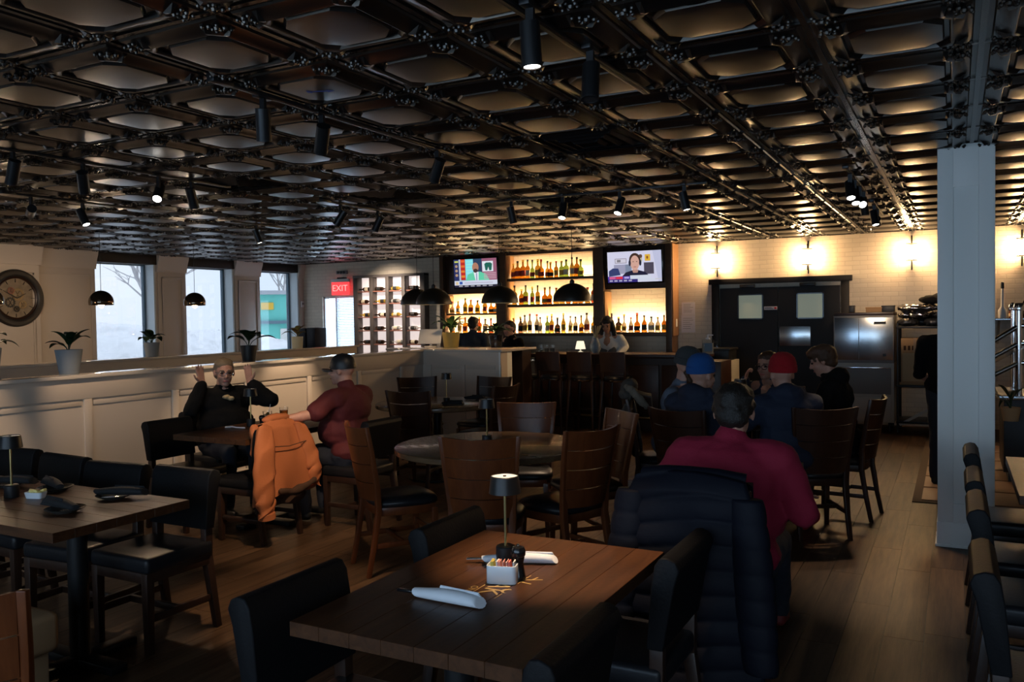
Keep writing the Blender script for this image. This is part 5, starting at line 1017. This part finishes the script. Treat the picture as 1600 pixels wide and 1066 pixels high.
def person(label, loc, yaw, arms, seated=True, lean=.05, g=1., head=(0, 0), skin='skin', top='knit_black', sleeve=1., bottoms='jeans', shoes='shoe', hair=('short', 'hair_dark'), hat=None, beard=None, glasses=False, vox=.0085, hipz=None, knees=None, feet=None, hscale=1., collar=True, extra=None, tlen=.48, belly=0., hood=False, hands=True, sidelean=0., nk=-.012):
    t = thing('person', loc, yaw, label=label, cat='person'); V = Vector
    hz = hipz if hipz else (.55 if seated else .93)
    hip = V((0, 0, hz)); sz = hz + tlen; sc = V((lean, sidelean, sz)); neck = sc + V((.012 + lean * .12, sidelean * .1, .055)); hc = neck + V((.022 + lean * .22, sidelean * .12, .125 * hscale + nk))
    sw = .185 * (1 + (g - 1) * .45)
    Rh = Matrix.Rotation(head[0], 3, 'Z') @ Matrix.Rotation(head[1], 3, 'Y'); hp = lambda x, y, z: hc + Rh @ (V((x, y, z)) * hscale)
    B = MB()
    # head
    B.ell(hp(-.012, 0, .028), (.098 * hscale, .077 * hscale, .092 * hscale), Rh).ell(hp(.028, 0, -.035), (.066 * hscale, .060 * hscale, .078 * hscale), Rh).ell(hp(.058, 0, -.090), (.030, .034, .024), Rh)
    B.cap(hp(.092, 0, .012), .008, hp(.108, 0, -.026), .0125); B.cap(hp(.076, -.034, .026), .012, hp(.076, .034, .026), .012)
    for s in (-1, 1): B.ell(hp(-.006, s * .079, -.006), (.018, .010, .031), Rh).ell(hp(.060, s * .036, -.030), (.026, .022, .022), Rh).ell(hp(.098, s * .010, -.031), (.009, .008, .007), Rh)
    B.cap(hp(.084, -.016, -.062), .0075, hp(.084, .016, -.062), .0075)
    B.cap(hp(-.022, 0, -.055), .056, neck + V((-.006, 0, -.05)), .062)
    # trunk and limbs under the clothes
    B.cap(sc + V((0, -sw * .7, -.03)), .06, sc + V((0, sw * .7, -.03)), .06); B.chain([sc + V((0, 0, -.08)), hip], [.10, .10])
    T_ = MB()
    T_.ell(hip + V((.0, 0, .03)), (.135 * g, .175 * g, .12)).ell(hip + (sc - hip) * .38 + V((.02 + belly, 0, 0)), (.125 * g + belly, .165 * g + belly * .5, .17)).ell(hip + (sc - hip) * .74, (.118 * g, .180 * g, .17)).cap(sc + V((-.01, -sw * .92, -.045)), .072 * g, sc + V((-.01, sw * .92, -.045)), .072 * g).cap(sc + V((-.012, 0, -.02)), .085, neck + V((-.012, 0, -.012)), .066)
    if collar: T_.ell(neck + V((-.006, 0, .0)), (.074, .072, .030))
    if hood: T_.ell(neck + V((-.085, 0, -.01)), (.075, .125, .075)).cap(neck + V((-.05, -.10, .0)), .04, neck + V((.03, -.075, -.03)), .03).cap(neck + V((-.05, .10, .0)), .04, neck + V((.03, .075, -.03)), .03)
    for s, key in ((1, 'L'), (-1, 'R')):
        if key not in arms: continue
        el, wr, hd, pn, cu = arms[key]; sh = sc + V((-.005, s * sw, -.04)); el, wr = V(el), V(wr)
        B.chain([sh, el, wr], [.048, .040, .027]); B.cap(el, .041, el + (wr - el) * .35, .040)
        if hands: hand(B, wr, hd, pn, s, cu)
        L1, L2 = (el - sh).length, (wr - el).length; tot = (L1 + L2) * sleeve; k = .5 + .5 * g
        if tot <= L1: e = sh + (el - sh) * (tot / L1); T_.chain([sh, e], [.072 * k, .066 * k])
        else: T_.chain([sh, el, el + (wr - el) * min(1., (tot - L1) / L2)], [.070 * k, .057 * k, .046 * k])
    Q = MB(); Q.ell(hip + V((.02, 0, -.0)), (.13 * g, .172 * g, .105))
    kn = knees or ((.43, .11, .53), (.43, -.11, .53)) if seated else knees or ((.03, .095, .50), (.03, -.095, .50)); ft = feet or ((.40, .12, .085), (.40, -.12, .085)) if seated else feet or ((0, .10, .085), (0, -.10, .085))
    for i, s in ((0, 1), (1, -1)):
        hj = hip + V((.02, s * .09, -.02)); K, F = V(kn[i]), V(ft[i]); B.chain([hj, K, F], [.07, .05, .036]); Q.chain([hj, K, F], [.094 * (.4 + .6 * g), .064, .050])
        S = MB(); S.cap(F + V((-.025, 0, -.045)), .036, F + V((.14, 0, -.052)), .032).cap(F + V((.0, 0, -.035)), .04, F + V((0, 0, .02)), .04).ell(F + V((.06, 0, -.055)), (.11, .042, .028)); blob(S, 'shoe', shoes, t, vox=.014, dec=.5)
    blob(B, 'body', skin, t, vox=vox, sm=2, dec=.45)
    blob(T_, 'upper_garment', top, t, vox=max(.011, vox), sm=4, fold=.026, dec=.5); blob(Q, 'trousers', bottoms, t, vox=.013, sm=4, fold=.022, dec=.5)
    # face
    for s in (-1, 1): MB().ell(hp(.083, s * .031, .006), (.010, .013, .0085), Rh, n=10, m=6).build('eye', 'eye', t); MB().cap(hp(.088, s * .018, .031), .004, hp(.084, s * .048, .030), .003, n=6).build('eyebrow', hair[1] if hair else 'hair_dark', t)
    MB().cap(hp(.090, -.018, -.0625), .0055, hp(.090, .018, -.0625), .0055, n=8).build('lips', 'lips', t)
    if hair:
        st, hm = hair; Hm = MB()
        if st != 'fringe': Hm.ell(hp(-.030, 0, .045), (.098, .086, .086), Rh).ell(hp(-.052, 0, -.012), (.060, .078, .072), Rh)
        if st == 'short': Hm.ell(hp(.005, 0, .072), (.088, .078, .055), Rh)
        if st == 'shaggy':
            Hm.ell(hp(.015, 0, .078), (.094, .086, .058), Rh).ell(hp(-.03, 0, .02), (.085, .093, .07), Rh)
            for k in range(9): a = k * .7; Hm.cap(hp(.02, 0, .09), .02, hp(-.02 + .095 * math.cos(a), .085 * math.sin(a), .03 + .03 * math.cos(k * 2.)), .014)
        if st == 'tied': Hm.ell(hp(-.016, 0, .070), (.090, .083, .056), Rh).ell(hp(-.04, 0, .01), (.068, .086, .07), Rh).ell(hp(-.120, 0, .02), (.042, .042, .042), Rh)
        if st == 'long':
            Hm.ell(hp(.002, 0, .072), (.090, .082, .056), Rh)
            for s in (-1, 1): Hm.chain([hp(-.005, s * .080, .03), hp(-.005, s * .092, -.08), hp(.01, s * .095, -.20), hp(.03, s * .085, -.28)], [.035, .038, .036, .024])
            Hm.chain([hp(-.07, 0, .0), hp(-.085, 0, -.14), hp(-.09, 0, -.25)], [.075, .075, .05])
        if st == 'fringe': Hm.ell(hp(-.034, 0, -.022), (.066, .070, .052), Rh)
        blob(Hm, 'hair', hm, t, vox=.010, sm=2, fold=.016, tex=TEX2, dec=.6)
    if beard: Bd = MB().ell(hp(.060, 0, -.092), (.050, .056, .050), Rh).ell(hp(.066, 0, -.14), (.038, .042, .045), Rh).cap(hp(.01, -.066, -.03), .018, hp(.06, -.045, -.085), .022).cap(hp(.01, .066, -.03), .018, hp(.06, .045, -.085), .022); blob(Bd, 'beard', beard, t, vox=.009, fold=.014, tex=TEX2, dec=.6)
    if hat:
        kind, hm = hat
        if kind == 'beanie':
            ho = MB().lathe([(.097, .028), (.106, .03), (.110, .048), (.108, .075), (.103, .077), (.104, .09), (.092, .122), (.066, .146), (.034, .158), (0, .161)], n=30, sy=.87, M=Matrix.Rotation(-.12, 3, 'Y')).build('beanie', hm, t, ang=50); ho.matrix_local = Matrix.Translation(hc + Rh @ V((-.014, 0, -.012))) @ Rh.to_4x4() @ Matrix.Diagonal((1.05, 1.05, 1.14, 1))
        else:
            ho = MB().lathe([(.094, .018), (.103, .02), (.105, .045), (.101, .075), (.088, .104), (.064, .127), (.034, .139), (.008, .142), (0, .146)], n=30, sy=.85).build('cap_crown', hm, t, ang=50); ho.matrix_local = Matrix.Translation(hc + Rh @ V((-.012, 0, -.006))) @ Rh.to_4x4()
            m = MB(); n = 12; e1 = [(.062 + .105 * math.cos(a), .080 * math.sin(a), .034 - .026 * math.sin(a) ** 2) for a in [-PI / 2 + PI * i / n for i in range(n + 1)]]
            m.ring([[(x, y, z) for x, y, z in e1], [(x * .97, y, z + .011) for x, y, z in e1]]); ho = m.build('cap_brim', hm, t, ang=50); ho.matrix_local = Matrix.Translation(hc + Rh @ V((-.004, 0, -.004))) @ Rh.to_4x4() @ Matrix.Rotation(.12, 4, 'Y')
    if glasses:
        m = MB()
        for s in (-1, 1): m.tube([hp(.104, s * .032 + .026 * math.cos(a), .004 + .020 * math.sin(a)) for a in [i * 2 * PI / 14 for i in range(15)]], .0022, 6); m.tube([hp(.100, s * .058, .008), hp(.02, s * .084, .012)], .0022, 6)
        m.tube([hp(.108, -.008, .006), hp(.110, .008, .006)], .0022, 6); m.build('spectacles', 'blackgloss' if glasses is True else glasses, t)
    return t, hc, sc, Rh
# arms: elbow, wrist, finger direction, palm normal, curl   (x forward, y left, z up from the seat's floor point)
LAP = {'L': ((.10, .24, .76), (.33, .12, .74), (1, -.4, 0), (0, 0, -1), .3), 'R': ((.10, -.24, .76), (.33, -.12, .74), (1, .4, 0), (0, 0, -1), .3)}
TAB = {'L': ((.16, .25, .80), (.38, .15, .84), (1, -.4, .1), (0, 0, -1), .4), 'R': ((.16, -.25, .80), (.38, -.15, .84), (1, .4, .1), (0, 0, -1), .4)}
pw = person('woman in black sweater with both hands raised beside her head', (-5.64, 5.22, 0), math.radians(-22), {'L': ((.24, .34, .92), (.12, .20, 1.08), (-.12, -.05, 1), (.5, -.8, .1), .22), 'R': ((.12, -.31, .86), (.06, -.19, 1.09), (-.15, -.12, 1), (.9, .3, 0), .22)}, lean=.02, g=1.32, head=(math.radians(-12), .06), top='knit_black', sleeve=.93, hair=('tied', 'hair_blond'), glasses='steel', vox=.0065, tlen=.45, belly=.06)[0]
blob(MB().ell((.150, -.02, .965), (.02, .035, .022)).ell((.155, .02, .950), (.02, .03, .02)), 'neck_scarf', 'dry', pw, vox=.008, fold=.02, tex=TEX2, dec=.7)
pmn = person('man in maroon polo and black cap leaning one arm over the orange jacket', (-4.22, 5.24, 0), math.radians(183), {'L': ((.10, .36, .90), (.28, .58, .865), (.9, .5, -.3), (0, 0, -1), .3), 'R': ((.12, -.25, .79), (.36, -.14, .80), (1, .3, .05), (0, 0, -1), .4)}, lean=.05, g=1.25, head=(math.radians(14), .04), top='maroon', sleeve=.36, hair=None, hat=('cap', 'black'), belly=.05, tlen=.49)[0]
MB().lathe([(.030, -.012), (.033, -.012), (.033, .012), (.030, .012)], n=18, M=Matrix.Rotation(1.15, 3, 'Y'), c=(.262, .556, .868)).build('watch_strap', 'black', pmn); MB().lathe([(0, 0), (.016, 0), (.016, .008), (0, .008)], n=16, c=(.250, .545, .902)).build('watch_dial', 'white', pmn)
person('man in magenta polo seen from behind at the table by the walkway', (-.87, 3.62, 0), math.radians(92), {'L': ((.10, .31, .80), (.36, .20, .80), (1, -.3, .1), (0, 0, -1), .4), 'R': ((.08, -.30, .76), (.36, -.26, .77), (1, .2, 0), (0, 0, -1), .4)}, lean=.08, g=1.30, head=(.05, .22), top='magenta', sleeve=.50, nk=-.035, hscale=1.04, hair=('shaggy', 'hair_dark'), belly=.04, tlen=.47, feet=((.52, .12, .085), (.78, -.10, .085)), knees=((.43, .12, .53), (.45, -.14, .53)), shoes='shoe_red')
person('bearded man in grey beanie and slate shirt at the group\'s table', (-2.04, 6.52, 0), math.radians(-2), TAB, lean=.10, g=1.05, head=(-.05, .32), top='grey_shirt', hair=None, hat=('beanie', 'beanie_grey'), beard='hair_brown', tlen=.47)
person('man in blue beanie and navy jacket with his back to us', (-1.68, 5.98, 0), math.radians(72), TAB, lean=.06, g=1.30, head=(-.25, .08), top='navy_cloth', hair=None, hood=True, hat=('beanie', 'beanie_blue'), tlen=.44)
person('woman in glasses holding a fork at the far side of group\'s table', (-1.44, 7.66, 0), math.radians(-100), {'L': ((.12, .24, .80), (.26, .12, .90), (.6, -.4, .7), (0, -1, 0), .7), 'R': ((.14, -.24, .84), (.22, -.16, 1.02), (.3, .3, .8), (0, 1, .2), .8)}, lean=.07, g=.95, head=(-.15, .10), top='denim', hair=('tied', 'hair_brown'), glasses=True, tlen=.43)
person('diner in red beanie and black coat with back to us', (-1.05, 6.20, 0), math.radians(122), TAB, lean=.07, g=1.22, head=(.0, .12), top='navy_cloth', bottoms='jeans', hair=None, hood=True, hat=('beanie', 'beanie_red'), tlen=.44)
person('young man in black hooded coat looking down over his plate', (-.78, 7.16, 0), math.radians(178), TAB, lean=.10, g=1.20, head=(.08, .34), top='knit_black', hair=('shaggy', 'hair_brown'), hood=True, tlen=.50)
STD = {'L': ((.03, .25, 1.13), (.22, .16, 1.02), (1, -.3, -.2), (0, 0, -1), .4), 'R': ((.03, -.25, 1.13), (.22, -.16, 1.02), (1, .3, -.2), (0, 0, -1), .4)}
person('man in dark denim jacket facing the bottle shelves', (-6.98, 11.75, 0), math.radians(96), STD, seated=False, lean=.03, g=1.15, head=(-.05, .10), top='denim', hair=('short', 'hair_dark'), vox=.011, tlen=.45, hipz=.88)
person('dark haired woman in black turned towards us at the bar', (-6.12, 11.55, 0), math.radians(-112), STD, seated=False, lean=.03, g=1., head=(.15, .05), top='knit_black', hair=('tied', 'hair_dark'), vox=.011, tlen=.42, hipz=.84)
pb = person('bartender with long dark hair and white top looking down', (-4.68, 12.0, 0), math.radians(-80), STD, seated=False, lean=.10, g=.98, head=(-.1, .38), skin='skin_tan', top='white_cloth', hair=('long', 'hair_dark'), vox=.011, tlen=.44, hipz=.86)[0]
blob(MB().ell((.13, 0, 1.05), (.045, .14, .17)).ell((.10, 0, .80), (.06, .17, .25)), 'apron', 'apron_grey', pb, vox=.014, dec=.5)
person('server in black standing half hidden behind the column', (-.06, 8.62, 0), math.radians(80), {'L': ((.06, .25, 1.02), (.26, .16, .92), (1, -.2, 0), (0, 0, -1), .4), 'R': ((.06, -.25, 1.02), (.28, -.16, .95), (1, .2, 0), (0, 0, -1), .4)}, seated=False, lean=.04, g=1.1, head=(0, .3), top='knit_black', sleeve=.6, hair=('short', 'hair_dark'), vox=.011, tlen=.46, hipz=.90)

# ================================================================ COATS OVER CHAIRS
def drape(name, m, parent, w, L, z0, out, back, rib=0., ribn=0, fold=.02, foldn=5, seed=0, nu=41, nv=36, thick=.012, flip=.0, hemw=.0):
    """garment hung over a chair back: x across, -y is the side we see; goes over the top edge and a little down the far side"""
    r = random.Random(seed); ph = [r.uniform(0, 6.3) for _ in range(6)]
    def P(u, v, off):
        if v < 0:      # far side
            t = -v; x = u * w(0) * .96; y = back + .02 * t - off * .2; z = z0 - .02 - t * L * .35 - off
        else:
            x = u * w(v); y = -out(v) * (1 - .45 * u * u * u * u); z = z0 - v * L + .03 * (1 - u * u) * (1 - v)
            a = v ** .7; y -= fold * a * (math.sin(foldn * u * 1.6 + ph[0] + v * 1.4) + .5 * math.sin(foldn * 2.3 * u + ph[1] - v * 2) + .35 * math.sin(7 * v + 3 * u + ph[2]))
            if ribn: y -= rib * (abs(math.sin(PI * ribn * (v + .02 * math.sin(2.2 * u + ph[3])))) ** .55)
            z += .02 * math.sin(3 * u + ph[4]) * v + hemw * math.sin(4 * u + ph[5]) * v * v
            y += off
        return (x, y, z)
    vs = [-.6 + .6 * i / 5 for i in range(5)] + [-.02] + [i / (nv - 1) for i in range(nv)]; us = [-1 + 2 * i / (nu - 1) for i in range(nu)]
    b = MB(); n = len(vs); V = [P(u, v, 0) for v in vs for u in us] + [P(u, v, thick) for v in vs for u in us]; F = []; K = n * nu
    for i in range(n - 1):
        for j in range(nu - 1):
            q = (i * nu + j, i * nu + j + 1, (i + 1) * nu + j + 1, (i + 1) * nu + j); F.append(q); F.append(tuple(K + c for c in reversed(q)))
    ed = [(0, j) for j in range(nu)] + [(i, nu - 1) for i in range(1, n)] + [(n - 1, j) for j in range(nu - 2, -1, -1)] + [(i, 0) for i in range(n - 2, 0, -1)]
    for a, c in zip(ed, ed[1:] + ed[:1]): p, q = a[0] * nu + a[1], c[0] * nu + c[1]; F.append((q, p, K + p, K + q))
    b.add(V, F); return b.build(name, m, parent, ang=80)
def lerp(tab):
    def f(v):
        for (a, x), (b_, y) in zip(tab, tab[1:]):
            if v <= b_: return x + (y - x) * max(0, (v - a)) / (b_ - a)
        return tab[-1][1]
    return f
# orange work jacket over the chair at the couple's table (seen side is +x)
oj = thing('work_jacket', (-4.385, 4.58, 0), PI / 2, label='orange canvas work jacket draped over the chair at couple\'s table', cat='jacket')
drape('jacket_body', 'duck_orange', oj, lerp([(0, .15), (.12, .21), (.5, .27), (1, .33)]), .52, .872, lerp([(0, .01), (.12, .05), (.6, .085), (1, .10)]), .13, fold=.013, foldn=4, seed=4, hemw=.03)
drape('lining', 'duck_dark', oj, lerp([(0, .15), (.4, .21), (1, .26)]), .58, .85, lerp([(0, .0), (.12, .03), (.6, .05), (1, .06)]), .09, fold=.01, foldn=4, seed=9, hemw=.03)
def hang_sleeve(parent, pts, rs, m, n=18, fold=.012, seed=1):
    r = random.Random(seed); ring = []; pts = [Vector(p) for p in pts]; N_ = 30; ph = r.uniform(0, 6)
    for i in range(N_ + 1):
        t = i / N_ * (len(pts) - 1); k = min(int(t), len(pts) - 2); f_ = t - k; f_ = f_ * f_ * (3 - 2 * f_) * .5 + f_ * .5; p = pts[k].lerp(pts[k + 1], f_); R = rs[k] + (rs[k + 1] - rs[k]) * f_; ring.append([])
        for j in range(n):
            a = 2 * PI * j / n; q = R * (1 + .10 * math.sin(3 * a + ph + i * .25)) + fold * math.sin(i * 1.05 + 2 * a + ph) * (i / N_); ring[-1].append((p.x + q * 1.15 * math.cos(a), p.y + q * .62 * math.sin(a), p.z + .018 * math.sin(2 * a + i * .6)))
    return MB().ring(ring).build('sleeve', m, parent, ang=80)
hang_sleeve(oj, [(-.17, -.03, .855), (-.235, -.085, .70), (-.265, -.115, .50), (-.265, -.12, .34), (-.255, -.12, .245)], [.055, .078, .080, .072, .062], 'duck_orange', seed=3)
hang_sleeve(oj, [(.17, -.03, .84), (.25, -.06, .66), (.285, -.09, .50), (.28, -.08, .36)], [.05, .06, .058, .05], 'duck_orange', seed=8)
m = MB().tube([(-.258, -.12, .262), (-.254, -.12, .222)], .060, 16); m.build('cuff', 'duck_orange', oj)
m = MB().chain([(-.13, -.135, .395), (-.02, -.15, .375), (.12, -.14, .39), (.24, -.12, .41)], [.020, .026, .026, .02]); blob(m, 'waistband', 'duck_dark', oj, vox=.009, sm=2, fold=.03, dec=.6)
MB().tube([(-.16, -.098, .715), (0, -.108, .70), (.2, -.085, .71)], .003, 6).build('yoke_seam', 'duck_dark', oj)
m = MB().ell((0, .03, .895), (.14, .05, .035)).ell((-.15, .07, .80), (.05, .05, .07)).cap((-.15, .08, .74), .04, (-.18, .08, .66), .025); blob(m, 'hood', 'duck_orange', oj, vox=.011, dec=.6, fold=.04)
# navy puffer over the magenta diner's chair
pj = thing('puffer_jacket', (-.90, 3.135, 0), math.radians(-2), label='navy quilted puffer jacket hanging over a chair back in front of us', cat='jacket')
drape('quilted_body', 'navy_puffer', pj, lerp([(0, .215), (.1, .245), (.5, .275), (1, .29)]), .80, .985, lerp([(0, .02), (.08, .055), (.5, .085), (1, .10)]), .14, rib=.011, ribn=9, fold=.014, foldn=3, seed=2, nu=41, nv=110, thick=.02)
for s in (-1, 1):
    ring = []; n = 18
    for i in range(64):
        v = i / 63; cx_ = s * (.225 + .06 * v); cy_ = -.030 - .05 * v; cz_ = .93 - v * .62; R = (.058 + .012 * math.sin(PI * v)) * (.91 + .09 * abs(math.sin(PI * 7 * v)) ** .5)
        ring.append([(cx_ + R * 1.1 * math.cos(2 * PI * j / n), cy_ + R * .7 * math.sin(2 * PI * j / n), cz_) for j in range(n)])
    MB().ring(ring).build('sleeve', 'navy_puffer', pj, ang=80)
MB().tube([(-.20, .05, .975), (-.1, .03, .99), (0, .02, .994), (.1, .03, .99), (.20, .05, .975)], .034, 12).build('collar', 'navy_puffer', pj)
# grey coat over the bearded man's chair
gc = thing('grey_coat', (-2.34, 6.48, 0), math.radians(-72), label='grey winter coat with hood hung over the bearded man\'s chair', cat='coat')
drape('coat_body', 'coat_grey', gc, lerp([(0, .13), (.1, .20), (.5, .25), (1, .28)]), .75, .985, lerp([(0, .0), (.1, .05), (.5, .08), (1, .10)]), .16, fold=.014, foldn=4, seed=6, hemw=.02)
hang_sleeve(gc, [(-.13, -.03, .92), (-.19, -.06, .76), (-.23, -.08, .5), (-.23, -.08, .34)], [.045, .058, .058, .05], 'coat_grey', seed=5); hang_sleeve(gc, [(.13, -.03, .92), (.19, -.06, .76), (.23, -.08, .5), (.23, -.08, .34)], [.045, .058, .058, .05], 'coat_grey', seed=12)
m = MB().ell((-.03, -.02, 1.02), (.13, .075, .075)).ell((.02, -.03, .97), (.14, .075, .05)); blob(m, 'hood', 'coat_grey', gc, vox=.011, sm=3, fold=.03, dec=.6)
mat('fur', (.16, .13, .095), .95, bump=(150, .8)); m = MB().chain([(.09, -.03, 1.03), (.15, .02, 1.0), (.16, .08, .93), (.13, .12, .88)], [.028, .032, .03, .025]); blob(m, 'fur_trim', 'fur', gc, vox=.009, sm=1, fold=.03, tex=TEX2, dec=.7)
rbg = thing('red_bag', (-.98, 6.52, 0), .4, label='red bag on the floor under the walkway chair', cat='bag'); blob(MB().ell((0, 0, .11), (.09, .12, .10)).cap((-.04, -.07, .05), .05, (.04, .08, .05), .05), 'bag_body', 'beanie_red', rbg, vox=.012, fold=.03, dec=.6); MB().tube([(0, -.06, .19), (0, -.03, .27), (0, .03, .27), (0, .06, .19)], .006, 6).build('handle', 'beanie_red', rbg)

# ================================================================ parts of parts
NEST = {'table_lamp': {'diffuser': 'shade', 'switch': 'shade'}, 'bottle': {'stopper': 'bottle_glass', 'paper_label': 'bottle_glass'}, 'track_spotlight': {'lens': 'can', 'bezel': 'can'}, 'pendant_lamp': {'dome_lining': 'dome'},
        'wall_clock': {'numeral': 'face', 'gear': 'face', 'hand': 'face'}, 'person': {'eye': 'body', 'eyebrow': 'body', 'lips': 'body'}, 'work_jacket': {'yoke_seam': 'jacket_body', 'waistband': 'jacket_body'},
        'ice_machine': {'badge': 'front_panel', 'switch': 'front_panel', 'panel_seam': 'front_panel', 'handle': 'bin_door'}, 'carton': {'pasted_label': 'box_body', 'stencil': 'box_body', 'tape': 'box_body'},
        'sanitizer_jug': {'paper_label': 'jug', 'handle': 'jug', 'gel': 'jug'}, 'exit_sign': {'lettering': 'sign_panel'}, 'bar_stool': {'stud': 'backrest'}, 'paper_notice': {'print_line': 'sheet'}, 'television': {'screen': 'casing'}}
for o in list(COL.objects):
    b = o.name.split('.')[0]
    if o.parent is None and b in NEST:
        kids = {}
        for c in o.children: kids.setdefault(c.name.split('.')[0], c)
        for c in list(o.children):
            h = NEST[b].get(c.name.split('.')[0])
            if h and h in kids: c.parent = kids[h]
